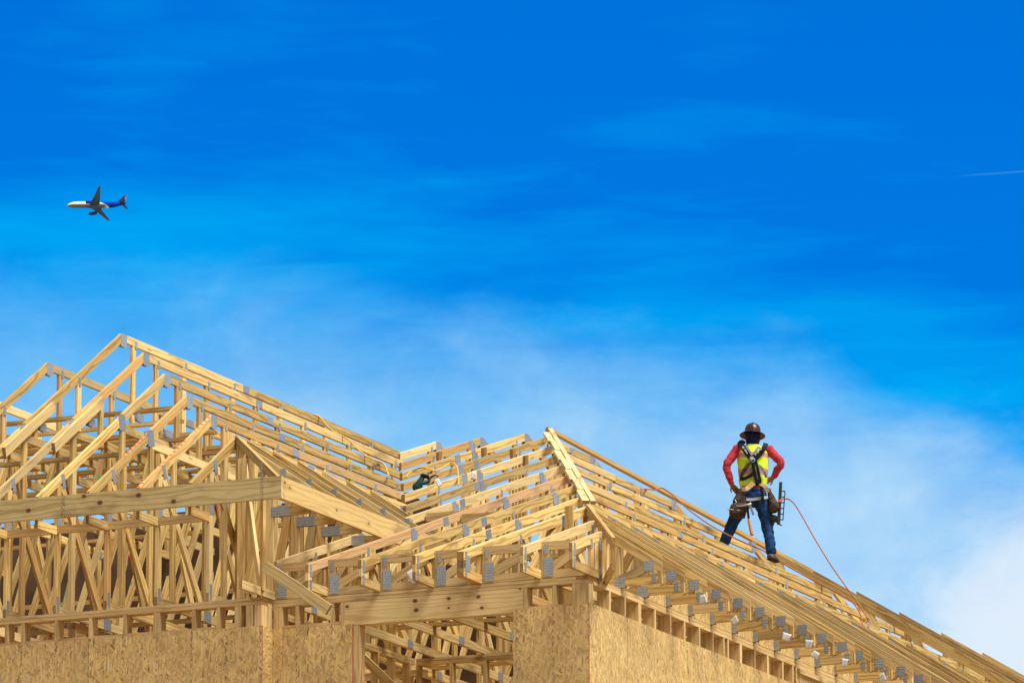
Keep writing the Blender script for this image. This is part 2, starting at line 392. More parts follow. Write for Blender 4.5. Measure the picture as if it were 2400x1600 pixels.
# ================================================================== LEFT ROOF: stepped hip trusses in YZ planes
LEZ, LEX, LFY = 1.16, -3.146, -.715        # eave height, east fascia, front fascia
PL, PLF = .66, .656
R_EZ, R_PE, R_PF = .24, .64, .320
lz = lambda x: LEZ+PL*(LEX-x)              # left roof, east slope
rz_front = lambda y: .262+R_PF*(y+.46)     # right roof, front slope
rz_east = lambda x: R_EZ+R_PE*(.46-x)
def left_truss(idx, xr, zt, label, mid=None, yback=None, scab=None, mat=None):
    x0 = xr-LT; T = Truss('hip_roof_truss', YZ(x0), (xr, -.25, 0), label, 'stepped hip trusses of the left roof')
    yf = LFY+(zt-LEZ)/PLF
    ye = (zt-.262)/R_PF-.46 if yback is None else yback
    yend = max(ye, 9.0)
    ft = lambda y: min(LEZ+PLF*(y-LFY), zt)
    # front sloped chord, in two pieces when there is a cap
    if mid:
        ym = LFY+(mid-LEZ)/PLF
        T.chord('top_chord', (LFY+.04, ft(LFY+.04)), (ym-.004, ft(ym-.004)), mat=mat)
        T.chord('top_chord', (ym+.004, ft(ym+.004)+.012), (yf, zt))
        T.chord('lower_top_chord', (ym+.03, mid-.10), (yend-.6, mid-.10))
        T.plate((ym-.01, mid-.085), .15, .17, .2); T.plate((ym+.42, mid+.05), .15, .09, 0)
        T.web((ym+.03, mid-.16), (ym+.03, .09))
    else:
        T.chord('top_chord', (LFY+.04, ft(LFY+.04)), (yf, zt), mat=mat)
    ysp = yf+(ye-yf)*.42
    T.chord('top_chord', (yf+.003, zt), (ysp-.001, zt)); T.chord('top_chord', (ysp+.001, zt), (ye, zt))
    T.plate((yf+.035, zt-.075), .14, .15, 0); T.plate((ysp, zt-.045), .16, .085)
    T.chord('bottom_chord', (-.246, LH), (4.6, LH)); T.chord('bottom_chord', (4.602, LH), (yend, LH))
    # raised heel
    T.web((-.246+.045, 0.003), (-.246+.045, ft(-.2)-.10), 'heel_post')
    T.chord('lookout', (LFY+.04, .935), (-.246-.001, .935))
    T.plate((-.246+.045, .10), .055, .17); T.plate((-.246+.05, .99), .09, .12); T.plate((-.12, ft(-.12)-.10), .075, .15, .35)
    T.web((.13, LH), (.13, ft(.13)-.08))
    # webs along the run
    y = -.12; low = True; nodes = []
    T.web((-.14, ft(-.14)-.14), (.86, .07)); T.plate((.92, .06), .16, .13)
    yy = .95; k = 0
    while yy < yend-1.0:
        yn = yy+(1.05 if k == 0 else 1.28)
        top = min(ft(yn), zt)
        if mid and yn > LFY+(mid-LEZ)/PLF: top_in = mid-.10
        else: top_in = top
        T.web((yy+.04, .07), (yn-.02, top_in-.06), mat=M_GRN if (idx+k) % 3 == 1 and k < 3 else M_RSP if idx == 2 and k == 0 else None); 
        if k % 2 == 0 and yn < 5: T.web((yn+.05, LH), (yn+.05, top_in-.06))
        if k % 2 == 0: T.web((yn+.10, top_in-.07), (yn+1.2, .07), mat=M_RSP if idx == 3 else M_GRN if idx == 1 else None)
        T.plate((yn+.03, .05), .13, .10)
        yy = yn+1.25 if k % 2 == 0 else yn+.06
        k += 1
    # short posts under the flat chord
    yv = yf+.30
    while yv < ye-.15:
        bot = (mid-.10) if mid and mid < zt-.25 else LH
        T.web((yv, zt-.06), (yv, bot))
        T.plate((yv+.03, zt-.075), .05, .085)
        yv += 1.25
    yv = yf-1.0
    while yv > .4:
        if not mid or yv > LFY+(mid-LEZ)/PLF+.25:
            T.plate((yv, ft(yv)-.10), .05, .10); T.web((yv, ft(yv)-.08), (yv, (mid-.10) if mid else LH))
        yv -= 1.0
    if scab:
        (ya, yb) = scab
        o = Geo().prism(YZ(xr), [(ya, ft(ya)-.02), (yb, ft(yb)-.02), (yb+.03, ft(yb)-.125), (ya+.03, ft(ya)-.125)], .0025, LT, None, 1).build('scab_board', [M_WOOD, M_END], T.e)
    return T
LX = {}
zlist = [(-7.27, 3.90), (-6.66, 3.505), (-6.056, 3.085), (-5.446, 2.665), (-4.845, 2.28), (-4.235, 1.885)]
names = ['tallest flat-topped truss at the peak of the left roof', 'truss one step right of the tallest left peak, with nailed-on splice board',
         'truss two steps right of the tallest left peak, rafter jointed by big plate', 'truss with red dashes on its rafter, three steps right of the tallest peak',
         'truss with a short red-hatched rafter, four steps right of the tallest peak', 'lowest flat-topped truss of the left roof, beside its right hip corner']
for i, (x, z) in enumerate(zlist):
    left_truss(i, x, z, names[i], mid=(2.42 if i < 3 else 2.1 if i == 3 else None), scab=((.70, 1.80) if i < 2 else None), mat=(M_RED if i in (3, 4) else None))
x = -7.27; z = 3.90
wl = ['first lower truss left of the tallest left peak', 'second lower truss left of the tallest left peak', 'third lower truss left of the tallest left peak', 'fourth lower truss left of the tallest left peak, cut by the photo edge', 'fifth lower truss left of the tallest left peak, cut by the photo edge', 'sixth lower truss left of the tallest left peak, mostly out of view']
for i in range(6):
    x -= .61; z -= .402
    left_truss(i, x, z, wl[i], mid=(2.42 if i < 3 else None), yback=11.2-1.15*i, mat=M_REDM if i == 0 else None)
# hip end at the right corner of the left roof
def frame_h(p, d):
    e = Vector((d[0], d[1], 0)).normalized(); return (p, e, Vector((-e.y, e.x, 0)))
xc, yc, zc = -4.235, LFY+(1.885-LEZ)/PLF, 1.885
hipT = Truss('hip_rafter', frame_h((-3.18, LFY+.04, 0), (xc+3.18, yc-LFY-.04)), (-3.66, -.2, 0), 'short hip rafter sloping from the lowest left peak to the corner of the wide fascia', None, 'hip rafter')
hl = math.hypot(xc+3.18, yc-LFY-.04)
hipT.chord('rafter', (.02, 1.165), (hl-.03, zc)); hipT.plate((.10, 1.12), .09, .11); hipT.web((.55, .05), (.55, 1.38)); hipT.plate((.55, 1.36), .05, .13)
hipT.web((hl-.09, .05), (hl-.09, zc-.08)); hipT.web((hl-.22, .05), (hl-.22, zc-.16)); hipT.web((.62, .08), (hl-.3, 1.5))
# side jacks running down to the right fascia, in XZ planes
for i, yj in enumerate((.0, .61, 1.22, 1.83, 2.44, 3.05, 3.66)):
    T = Truss('jack_rafter', XZ(yj), (-4.2, yj, 0), 'side jack rafter number %s from the left roof hip corner, running down behind the right-hand fascia board' % ['one','two','three','four','five','six','seven'][i], 'side jacks of the left roof')
    T.e['label'] = ORD[i]+' jack rafter from the left roof hip corner, sloping to the bright fascia'
    xt = -3.88 if i == 0 else -4.235
    T.chord('top_chord', (xt+.002, lz(xt+.002)), (LEX-.04, lz(LEX-.04))); T.chord('lookout', (-3.64, .985), (LEX-.04, .985)) if i < 4 else None
    T.plate((-3.53, .942), .21, .105) if i < 4 else None
    T.web((-3.66, .05), (-3.66, 1.4), 'heel_post'); T.plate((LEX-.35, lz(LEX-.35)-.04), .06, .09)
    T.web((-3.99, .05), (-3.99, 1.55)); T.web((-3.93, .1), (-3.70, 1.3))
# wide fascia boards
M_FAS = wood("fascia_front_pine", (.60, .48, .235), (.36, .26, .10), knots=[(-6.131, 1.025, .026), (-5.275, 1.042, .027), (-5.466, 1.125, .022), (-4.818, 1.085, .028), (-4.404, .985, .026), (-8.2, 1.06, .026)], stamp=[(-5.739, -5.690), (-3.395, -3.352)], knotty=.15, vary=.1)
M_FAS2 = wood("fascia_side_pine", (.70, .50, .215), (.52, .345, .125), knots=[(-.554, 1.064, .013), (-.67, 1.10, .018), (.571, 1.024, .014), (1.361, 1.02, .015)], knotty=.15, vary=.1)
g = Geo().prism(XZ(LFY), [(-12.0, .922), (LEX, .922), (LEX, 1.157), (-12.0, 1.157)], -.038, .038, (1, 0), 1)
tag(g.build('fascia_board', [M_FAS, M_WOOD]), 'wide knotty fascia board along the front eave of the left roof', 'fascia board')
g = Geo().prism(YZ(LEX-.038), [(LFY+.001, .924), (LFY+.001, 1.155), (4.25, 1.155), (4.25, .924)], 0, .0365, (1, 0), 1)
tag(g.build('fascia_board', [M_FAS2, M_END]), 'wide bright fascia board running back from the left roof corner', 'fascia board')
# short blocks between the raised heels
for i in range(7):
    xa = -4.235-.61*i-.61+.004 if i else -4.235-.608; xb = xa+.61-LT-.008
    g = Geo().prism(XZ(-.246), [(xa, .858), (xb, .858), (xb, .937), (xa, .937)], -.002, LT, (1, 0), 1)
    tag(g.build('blocking_board', [M_PLATE, M_END]), ORD[i]+' short block from the corner, between raised heels under the front fascia', 'wood block', 'blocks between raised heels')
# purlins across the stepped trusses
pi = 0
for (zz, ys, xa, xb) in ((.42, (2.95,), -11, -4.6), (.80, (4.3,), -11, -4.5), (1.25, (5.6,), -11, -4.9), (2.33, (1.9, 2.7, 3.5, 4.4, 5.3, 6.3, 7.3), -11, -5.9), (2.01, (1.35, ), -7.4, -5.2), (2.33, (8.6, 9.6), -10, -6.2), (2.68, (2.25, 2.9, 3.6, 4.4, 5.2, 6.0), -9.4, -6.0), (2.33, (2.3, 3.1, 3.95), -11, -5.7), (2.01, (2.1, 3.0), -8.5, -5.3)):
    for yv in ys:
        j = random.uniform(-.3, .3)
        g = Geo().prism(XZ(yv), [(xa+j, zz), (xb+j, zz), (xb+j, zz+.038), (xa+j, zz+.038)], 0, .089, (1, 0), 1)
        tag(g.build('purlin', [M_WOOD, M_END]), ORD[pi]+' bracing board counted from the front, laid across the left roof trusses', 'bracing board', 'bracing boards in the left roof'); pi += 1

# ================================================================== RIGHT ROOF
YR, ZR = 11.92, 4.222
back = lambda y: ZR-.333*(y-YR)
XS = [.025, -.525, -1.194, -1.74, -2.36, -2.97, -3.58, -4.19, -4.80, -5.41, -6.02, -6.63, -7.24]
DROP = {2: .10, 3: .115, 4: .13, 5: .10, 6: .09, 7: .047, 8: .02, 9: .0}
def right_truss(k, label):
    xr = XS[k]; zt = min(rz_east(xr), ZR); dbl = (k == 2); t = LT*2+.002 if dbl else LT
    T = Truss('hip_roof_truss', YZ(xr-t), (xr, 0, 0), label, 'stepped hip trusses of the right roof', t=t)
    yf = (zt-.262)/R_PF-.46; yb = min(YR+(ZR-zt)/.333, 22.5)
    ys = -.46
    if xr < -3.3: ys = (lz(xr)-.262)/R_PF-.46
    if k == 6: ys = .03
    ft = lambda y: min(rz_front(y), zt-(DROP.get(k, 0) if y > yf else 0), back(y))
    if k in (0, 1):
        yf = {0: .304, 1: 1.379}[k]; zt = rz_front(yf); yb = yf
    mt = M_PINK if k == 5 else None
    if yf-ys > 3.2 and k > 7:
        ym = ys+(yf-ys)*random.uniform(.35, .62)
        T.chord('top_chord', (ys, ft(ys)), (ym-.002, ft(ym-.002)), mat=mt); T.chord('top_chord', (ym+.002, ft(ym+.002)), (yf, zt), mat=mt)
        if k != 5: T.plate((ym, ft(ym)-.05), .15, .11, .32)
    else:
        T.chord('top_chord', (ys, ft(ys)), (yf, zt), mat=mt)
        if 3 <= k <= 7: ym = ys+(yf-ys)*(.42, .55, .5, .62, .45)[k-3]; T.plate((ym, ft(ym)-.05), .14, .10, .32)
    if k > 1 and yb > yf+.3:
        a = yf+.003; cuts = [a]
        if k >= 5: cuts.append(9.6+(.7 if k == 7 else 0) if yf < 9 else (yf+yb)/2)
        elif k >= 3: cuts.append(9.3)
        cuts.append(yb)
        zf = zt-DROP.get(k, 0)
        for q, (c0, c1) in enumerate(zip(cuts[:-1], cuts[1:])): T.chord('top_chord', (c0, zf-.012*(q % 2)), (c1-.002, zf-.012*(q % 2)), h=.082)
        if len(cuts) == 3 and k % 2: T.plate((cuts[1], zf-.045), .10, .06)
        T.chord('top_chord', (yb+.002, back(yb+.002)), (24.3, back(24.3)))
        T.plate((yb-.02, zt-.07), .15, .13); T.plate((yf+.05, zt-.07), .05, .15)
    elif k > 1:
        T.chord('top_chord', (YR+.003, back(YR+.003)), (24.3, back(24.3))); T.plate((YR, ZR-.085), .15, .15)
    if 8 <= k <= 11:
        yb0 = ys+(yf-ys)*(.78, .72, .62, .42)[k-8]
        T.member('splice_block', [(yb0, ft(yb0)-.20), (yb0+.09, ft(yb0+.09)-.20), (yb0+.09, ft(yb0+.09)-.004), (yb0, ft(yb0)-.004)], M_END, (0, 1)).location.x += .0395
    yB = 24.3 if k > 1 else yf
    b0 = -.46 if xr > -3.3 else 0.0
    if k > 1 and xr > -3.3:
        T.chord('bottom_chord', (b0, LH), (4.1, LH)); T.chord('bottom_chord', (4.102, LH), (10.2, LH)); T.chord('bottom_chord', (10.202, LH), (yB, LH))
    elif k > 1:
        T.chord('bottom_chord', (ys-.8, LH), (8.6, LH)); T.chord('bottom_chord', (8.602, LH), (yB, LH))
    else: T.chord('bottom_chord', (b0, LH), (yB, LH))
    if xr > -3.3:   # boxed tail
        T.web((-.46+.045, LH), (-.46+.045, rz_front(-.42)-.06), 'tail_post', mat=M_DARK if dbl else None)
        T.web((.06, LH), (.06, ft(.06)-.06), 'heel_post')
        T.plate((-.40, .20), .05, .13); T.plate((-.40, .06), .05, .10); T.plate((.03, .33), .05, .09)
        if dbl: T.plate((-.36, .15), .11, .16)
    if k > 1:
        # webs
        yv = (.95 if xr > -3.3 else ys+.9); j = 0
        while yv < 23.0:
            top = ft(yv)-.06
            step = 1.2 if yv < 13 else 2.4
            if top > .35:
                T.web((yv, LH), (yv, top)); (T.plate((yv+.03, top-.02), .05, .10 if j % 2 else .085) if yv < yf or (j+k) % 2 else None)
                yn = yv+step; topn = ft(yn)-.06
                if topn > .4:
                    if j % 2 == 0: T.web((yv+.06, .07), (yn-.06, topn-.02))
                    else: T.web((yv+.06, top-.02), (yn-.06, .07))
                if j % 2 == 0 and yv < 12: T.plate((yv, .05), .13, .09); (T.plate((yn-.05, topn-.02), .11, .13, .3) if yn < yf-.2 else None)
            yv += step; j += 1
    else:
        if yf > .6: T.web((yf-.06, LH), (yf-.06, zt-.05)); T.web((yf*.55, LH), (yf*.55, ft(yf*.55)-.05)); T.plate((yf-.06, zt-.12), .05, .12)
        else: T.web((yf-.05, LH), (yf-.05, zt-.05)); T.plate((yf-.05, zt-.14), .05, .14); T.plate((yf-.05, .05), .06, .16); T.web((.17, LH), (.17, ft(.17)-.05))
    return T
rl = ['shortest corner jack truss with a boxed tail at the right front corner', 'second short jack truss in from the right front corner', 'doubled girder truss with a dark weathered boxed tail on the front eave',
      'flat-topped truss just left of the doubled dark-tailed girder', 'boxed-tail truss above the middle of the header beam', 'pinkish-rafter truss with the leftmost full boxed tail', 'truss starting beside the left fascia end, first one in the valley',
      'second valley truss up from the left fascia end', 'third valley truss up from the left fascia end', 'fourth valley truss, its rafter ending at the top of the hip board', 'right-hand of the three peaked trusses at the middle ridge', 'central one of the three peaked trusses at the middle ridge', 'left-hand of the three peaked trusses at the middle ridge']
for k in range(13): right_truss(k, rl[k])

# framed blocking panels between the boxed tails, on the front wall
for i in range(6):
    xl = [-.525, -1.194, -1.74, -2.36, -2.97, -3.58][i]+.003; xr_ = [.025, -.525, -1.194, -1.74, -2.36, -2.97][i]-LT-.003-(.04 if i == 1 else 0)
    T = Truss('braced_blocking', XZ(.0), (xl, 0, 0), ORD[i]+' braced blocking from the right front corner, between boxed tails on the plate', 'blocking frames on the front wall', 'blocking frame')
    ht = .385
    T.member('bottom_rail', [(xl, .002), (xr_, .002), (xr_, .088), (xl, .088)], M_PLATE); T.member('top_rail', [(xl, ht-.088), (xr_, ht-.088), (xr_, ht), (xl, ht)], M_PLATE)
    T.member('post', [(xl, .09), (xl+.088, .09), (xl+.088, ht-.09), (xl, ht-.09)], M_PLATE, (0, 1)); T.web((xl+.10, .10), (xr_-.04, ht-.07), 'brace', mat=M_PLATE)
    g = Geo().box((xl+.075, -.003, .115), .105, .004, .20); g.v = [v for v in g.v]
    o = g.build('gusset_plate', [M_GALV], T.e)
    g = Geo().box((xl+.05, -.003, .31), .04, .004, .11); g.build('gusset_plate', [M_GALV], T.e)

# corner hip truss (45-degree tail)
hd = Vector((.46+1.18, -.46-2.67, 0)); hL = hd.length
HT = Truss('corner_hip_truss', frame_h((-1.18, 2.67, 0), hd), (0, 0, 0), 'diagonal hip truss whose boxed tail points out over the right front corner', None)
zz = lambda a: 1.287+(.258-1.287)*a/hL
HT.chord('hip_rafter', (.02, zz(.02)+.02), (hL, zz(hL)+.02), h=.10); HT.chord('bottom_chord', (hL*.52, LH), (hL-.002, LH-.06)); HT.member('tail_post', [(hL-.075, .05), (hL-.003, .03), (hL-.003, .17), (hL-.075, .18)], M_END, (0, 1))
for a in (.5, 1.1, 1.7, 2.2, 2.75): HT.web((a, .05), (a, zz(a)-.04))
# flat hip boards on the line of the hip (two layers of short pieces)
hp = [(-5.27, 10.9), (-1.31, 3.1)]; HZ = (3.955, 1.355)
hd2 = Vector((hp[1][0]-hp[0][0], hp[1][1]-hp[0][1]))
def on_hip(t): return Vector((hp[0][0]+hd2.x*t, hp[0][1]+hd2.y*t, 0))
def hip_piece(t0, t1, off, wdt, zo, nm, lab, grp=None):
    d = Vector((hd2.x, hd2.y, 0)).normalized(); sdv = Vector((-d.y, d.x, 0)) 
    a = on_hip(t0)+sdv*off; b_ = on_hip(t1)+sdv*off
    a.z = HZ[0]+(HZ[1]-HZ[0])*t0+zo; b_.z = HZ[0]+(HZ[1]-HZ[0])*t1+zo
    dirv = (b_-a).normalized(); nrm = dirv.cross(sdv).normalized()
    if nrm.z < 0: nrm = -nrm
    L = (b_-a).length; g = Geo(); i0 = len(g.v)
    for (u_, v_, h_) in ((0,-wdt/2,0),(L,-wdt/2,0),(L,wdt/2,0),(0,wdt/2,0),(0,-wdt/2,.038),(L,-wdt/2,.038),(L,wdt/2,.038),(0,wdt/2,.038)): g.v.append(a+dirv*u_+sdv*v_+nrm*h_)
    for f, en in (((0,3,2,1),0),((4,5,6,7),0),((0,1,5,4),0),((1,2,6,5),1),((2,3,7,6),0),((3,0,4,7),1)):
        g.f.append(list(f)); g.fm.append(en); q = {0:(0,0),1:(L,0),2:(L,wdt),3:(0,wdt),4:(0,.05),5:(L,.05),6:(L,wdt+.05),7:(0,wdt+.05)}; g.uv.append([q[i] for i in f])
    bm_fix = g.build(nm, [M_PALE, M_END]); me = bm_fix.data
    bm = bmesh.new(); bm.from_mesh(me); bmesh.ops.recalc_face_normals(bm, faces=bm.faces); bm.to_mesh(me); bm.free()
    return tag(bm_fix, lab, 'hip board', grp)
M_PALE = wood("pale_fresh_pine", (.80, .61, .33), (.62, .42, .17), vary=.25, knotty=.25)
for i in range(7):
    t0 = .03+i*.135; hip_piece(t0, t0+.132, -.045+.02*(i % 2), .075, .012+.004*(i % 2), 'hip_block', ORD[i]+' short pale board from the top of the hip line row', 'pale hip boards')
hip_piece(-.02, .36, .028, .050, .022, 'hip_strip', 'long pale upper strip beside the short hip boards, starting at the peak')
hip_piece(.362, .985, .030, .052, .020, 'hip_strip', 'long pale lower strip beside the short hip boards')

# ------------------------------------------------------------------ east jack trusses (one prototype, copied)
def copy_tree(o, parent=None):
    c = o.copy(); COL.objects.link(c)
    if parent: c.parent = parent
    for ch in list(o.children): copy_tree(ch, c)
    return c
def east_jack(y, xtop, lab, tagp=False):
    T = Truss('jack_truss', XZ(y), (.46, y, 0), lab, 'jack trusses along the right eave', t=LT)
    z0 = rz_east(.46)
    T.chord('top_chord', (xtop, rz_east(xtop)), (.46, z0)); 
    T.chord('bottom_chord', (xtop, LH+.02), (-.004, LH+.02)); T.chord('bottom_chord', (-.002, LH+.02), (.421, LH+.025))
    T.member('tail_post', [(.423, .022), (.4585, .022), (.4585, z0-.002), (.423, z0+.02)], None, (0, 1), end=False)
    T.member('tail_post', [(.33, LH+.03), (.42, LH+.03), (.42, .19), (.33, .23)], M_WOOD, (0, 1), end=False)
    T.web((-.02, .09), (.37, .225), 'brace'); T.web((-.06, LH), (-.06, rz_east(-.06)-.07), 'heel_post')
    T.plate((-.01, .06), .12, .115); T.plate((.32, .212), .108, .108, -.03); T.plate((.375, .085), .05, .095); 
    if xtop < -.8:
        T.web((-.55, LH), (-.55, rz_east(-.55)-.06)); T.web((-.5, .08), (-.12, rz_east(-.12)-.08)); T.web((-1.12, LH), (-1.12, rz_east(-1.12)-.08)); T.web((-1.06, .1), (-.6, rz_east(-.6)-.08)); T.plate((xtop+.06, rz_east(xtop+.06)-.06), .06, .09)
    return T
tag_i = {1, 3, 5, 6, 7, 8, 10, 11, 12, 13}
def paper(parent, x, y, z, w_, h_, rz=0.0, tilt=0.0):
    """bent paper sheet hanging by its top edge"""
    n = 5; v = []; f = []
    for i in range(n+1):
        for j in range(n+1):
            a = (i/n-.5)*w_; b = -j/n*h_
            bend = .012*math.sin(j/n*2.2+i*.5)*(j/n)*(h_/.15)
            a *= 1+.35*math.sin(tilt*7)*(j/n); p = Vector((a*math.cos(tilt)-b*math.sin(tilt), -.006-bend, a*math.sin(tilt)+b*math.cos(tilt)))
            p = Matrix.Rotation(rz, 3, 'Z')@p; v.append(p+Vector((x, y, z)))
    for i in range(n):
        for j in range(n): q = i*(n+1)+j; f.append([q, q+n+1, q+n+2, q+1])
    o = mesh_obj('paper_tag', v, f, [M_PAPER], parent, smooth=True)
    md = o.modifiers.new('thickness', 'SOLIDIFY'); md.thickness = .0012
    return o
rnd = random.Random(5)
first = east_jack(.843, -.20, 'short first jack truss on the right eave, beside the corner'); first.e.name = 'jack_truss'
proto = None; jy = [1.445+.6096*i for i in range(22)]
for i, y in enumerate(jy):
    has = i in tag_i
    lab = ORD[i+1]+' jack truss along the right eave from the corner'+(', white paper tag on tail' if has else '')
    if i < 2: east_jack(y, (-.52, -.84)[i], lab); continue
    if proto is None: proto = east_jack(y, -1.19, lab); o = proto.e; base = o
    else:
        o = copy_tree(base); o.location.y = y; o.location.x += rnd.uniform(-.03, .02); o['label'] = lab
for o in list(COL.objects):
    if o.name.startswith('jack_truss') and o.type == 'EMPTY':
        i = round((o.location.y-1.445)/.6096)
        if i in tag_i and o.location.y > 1.0:
            paper(o, .46-.17+rnd.uniform(-.05, .14), o.location.y, .075+rnd.uniform(-.02, .03), rnd.uniform(.075, .105), rnd.uniform(.07, .10), rnd.uniform(-.3, .3), rnd.uniform(-.6, .6))
# far trusses of the right slope
for k in range(6):
    y = 15.7+1.0*k; xt = -4.3+.22*k
    T = Truss('common_roof_truss', XZ(y), (.46, y, 0), ORD[k]+' far truss on the right skyline counted from the worker', 'far trusses on the right skyline')
    zq = lambda x: 3.24-.605*(x+4.25)
    T.chord('top_chord', (xt, zq(xt)), (.46, zq(.46))); T.chord('bottom_chord', (-5.5, LH), (.44, LH))
    for xw in (xt+.06, xt+1.3, xt+2.6, -.03): T.web((xw, LH), (xw, zq(xw)-.06))
    T.web((xt+.1, zq(xt)-.1), (xt+1.25, .08)); T.web((xt+1.35, zq(xt+1.35)-.1), (xt+2.55, .08))
# lumber blocks standing up at the splices of the flat chords
# long loose brace running down over the stepped flats
def bar(name, a, b_, hgt, thk, mats, lab, cat, grp=None, roll=Vector((0, 0, 1))):
    a, b_ = Vector(a), Vector(b_); d = (b_-a).normalized(); sd = d.cross(roll).normalized(); upv = sd.cross(d)
    L = (b_-a).length; g = Geo()
    for (u_, v_, h_) in ((0,-.5,-.5),(L,-.5,-.5),(L,.5,-.5),(0,.5,-.5),(0,-.5,.5),(L,-.5,.5),(L,.5,.5),(0,.5,.5)): g.v.append(a+d*u_+sd*v_*thk+upv*h_*hgt)
    q = {0:(0,0),1:(L,0),2:(L,thk),3:(0,thk),4:(0,hgt),5:(L,hgt),6:(L,hgt+thk),7:(0,hgt+thk)}
    for f, en in (((0,3,2,1),0),((4,5,6,7),0),((0,1,5,4),0),((1,2,6,5),1),((2,3,7,6),0),((3,0,4,7),1)):
        g.f.append(list(f)); g.fm.append(en); g.uv.append([q[i] for i in f])
    o = g.build(name, mats); bm = bmesh.new(); bm.from_mesh(o.data); bmesh.ops.recalc_face_normals(bm, faces=bm.faces); bm.to_mesh(o.data); bm.free()
    return tag(o, lab, cat, grp)
bar('long_brace', (-6.56, 13.74, 4.67), (-3.95, 16.35, 3.04), .045, .09, [M_WOOD, M_END], 'long straight board running down from the peak towards the worker', 'loose board')
bar('diagonal_brace', (-3.46, -.50, .27), (-2.71, -.50, -.245), .115, .04, [M_WOOD, M_END], 'loose diagonal board leaning on the front plates left of the header', 'loose board')
bar('nailing_block', (-3.56, 3.70, 1.525), (-3.02, 3.70, 1.52), .089, .038, [M_PLATE, M_END], 'left one of two short boards nailed between the lower valley trusses', 'wood block')
bar('nailing_block', (-2.95, 3.32, 1.40), (-2.42, 3.32, 1.395), .089, .038, [M_PLATE, M_END], 'right one of two short boards nailed between the lower valley trusses', 'wood block')
# purlins inside the right roof
pi = 0
for (yv, zv, xa, xb) in ((2.6, .093, -3.4, -.3), (5.2, .093, -7, -1.3), (7.7, .093, -7, -1.3), (3.9, 1.0, -3.3, -1.9), (6.5, 1.3, -6, -2.5), (9.4, 1.9, -7, -3)):
    g = Geo().prism(XZ(yv), [(xa, zv), (xb, zv), (xb, zv+.038), (xa, zv+.038)], 0, .089, (1, 0), 1)
    tag(g.build('purlin', [M_WOOD, M_END]), ORD[pi]+' bracing board from the front inside the right roof', 'bracing board', 'bracing boards in the right roof'); pi += 1

# ================================================================== WALLS
ST = .14      # 2x6 depth
ZT, ZP1, ZP2 = 0.0, -.038, -.076
ZO = -.305
class Wall:
    def __init__(s, label, loc, group=None, name='wall_framing'): s.e = empty(name, loc, label, 'framed wall', group)
    def b(s, part, x0, x1, y0, y1, z0, z1, mats=None, axis='x', endslot=1):
        if axis == 'x': g = Geo().prism(XZ(y0), [(x0, z0), (x1, z0), (x1, z1), (x0, z1)], 0, y1-y0, (1, 0), endslot)
        elif axis == 'y': g = Geo().prism(YZ(x0), [(y0, z0), (y1, z0), (y1, z1), (y0, z1)], 0, x1-x0, (1, 0), endslot)
        elif axis == 'z' : g = Geo().prism(XZ(y0), [(x0, z0), (x1, z0), (x1, z1), (x0, z1)], 0, y1-y0, (0, 1), endslot)
        else: g = Geo().prism(YZ(x0), [(y0, z0), (y1, z0), (y1, z1), (y0, z1)], 0, x1-x0, (0, 1), endslot)
        return g.build(part, mats or [M_PLATE, M_END], s.e)
ZB = -3.0
# --- left front wall, its outer stud face at y=-.246, corner x=-3.61
YL, XC = -.246, -3.612
Wl = Wall('left sheathed front wall below the raised heels', (-7, YL, 0))
Wl.b('top_plate', -9.3, XC-.14, YL, YL+ST, ZP1+.0015, ZT-.0035, axis='x'); Wl.b('top_plate', XC-.139, XC, YL+.001, YL+ST, ZP1+.0015, ZT-.0035, axis='y')
Wl.b('top_plate', -12, -9.302, YL, YL+ST, ZP1+.0015, ZT-.0035); Wl.b('top_plate', -12, XC, YL-.0015, YL+ST, ZP2, ZP1-.0015)
for xs in (-11.9, -11.5, -11.1, -10.7, -10.3, -9.9, -9.5, -9.1, -8.7, -8.3, -7.9, -7.49, -7.08, -6.663, -6.471, -6.067, -5.66, -5.249, -4.89, -4.849, -4.433, -4.145):
    Wl.b('stud', xs, xs+.038, YL, YL+ST, ZB, ZP2-.001, axis='z')
for xs, w_ in ((-3.93, .072), (-3.80, .085), (-3.70, .085)): Wl.b('stud', xs, xs+w_, YL+.002*(w_ > .08), YL+ST, ZB, ZP2-.001, axis='z')
xs_ = [-11.9, -11.5, -11.1, -10.7, -10.3, -9.9, -9.5, -9.1, -8.7, -8.3, -7.9, -7.49, -7.08, -6.663, -6.471, -6.067, -5.66, -5.249, -4.89, -4.433, -4.145]
for a, b_ in zip(xs_[:-1], xs_[1:]):
    Wl.b('blocking', a+.04+(.041 if a == -4.89 else 0), b_-.002, YL+.006, YL+.09, ZO-.01, ZO+.028, [M_PINK, M_END])
xe = [-11.98, -10.53, -9.31, -8.09, -6.868, -5.649, XC-.82+.406, XC+.0115]
xe = [-11.98, -10.526, -9.307, -8.088, -6.868, -5.649, -4.430, XC+.0115]
for a, b_ in zip(xe[:-1], xe[1:]):
    g = Geo().prism(XZ(YL-.0125), [(a+.0015, ZB), (b_-.0015, ZB), (b_-.0015, ZO), (a+.0015, ZO)], 0, .0115, (1, 0), 1)
    g.uv = [[(u+5.649, v) for u, v in f] for f in g.uv]
    g.build('sheathing_panel', [M_OSB, M_REDEDGE if b_ > -3.7 else M_END], Wl.e)
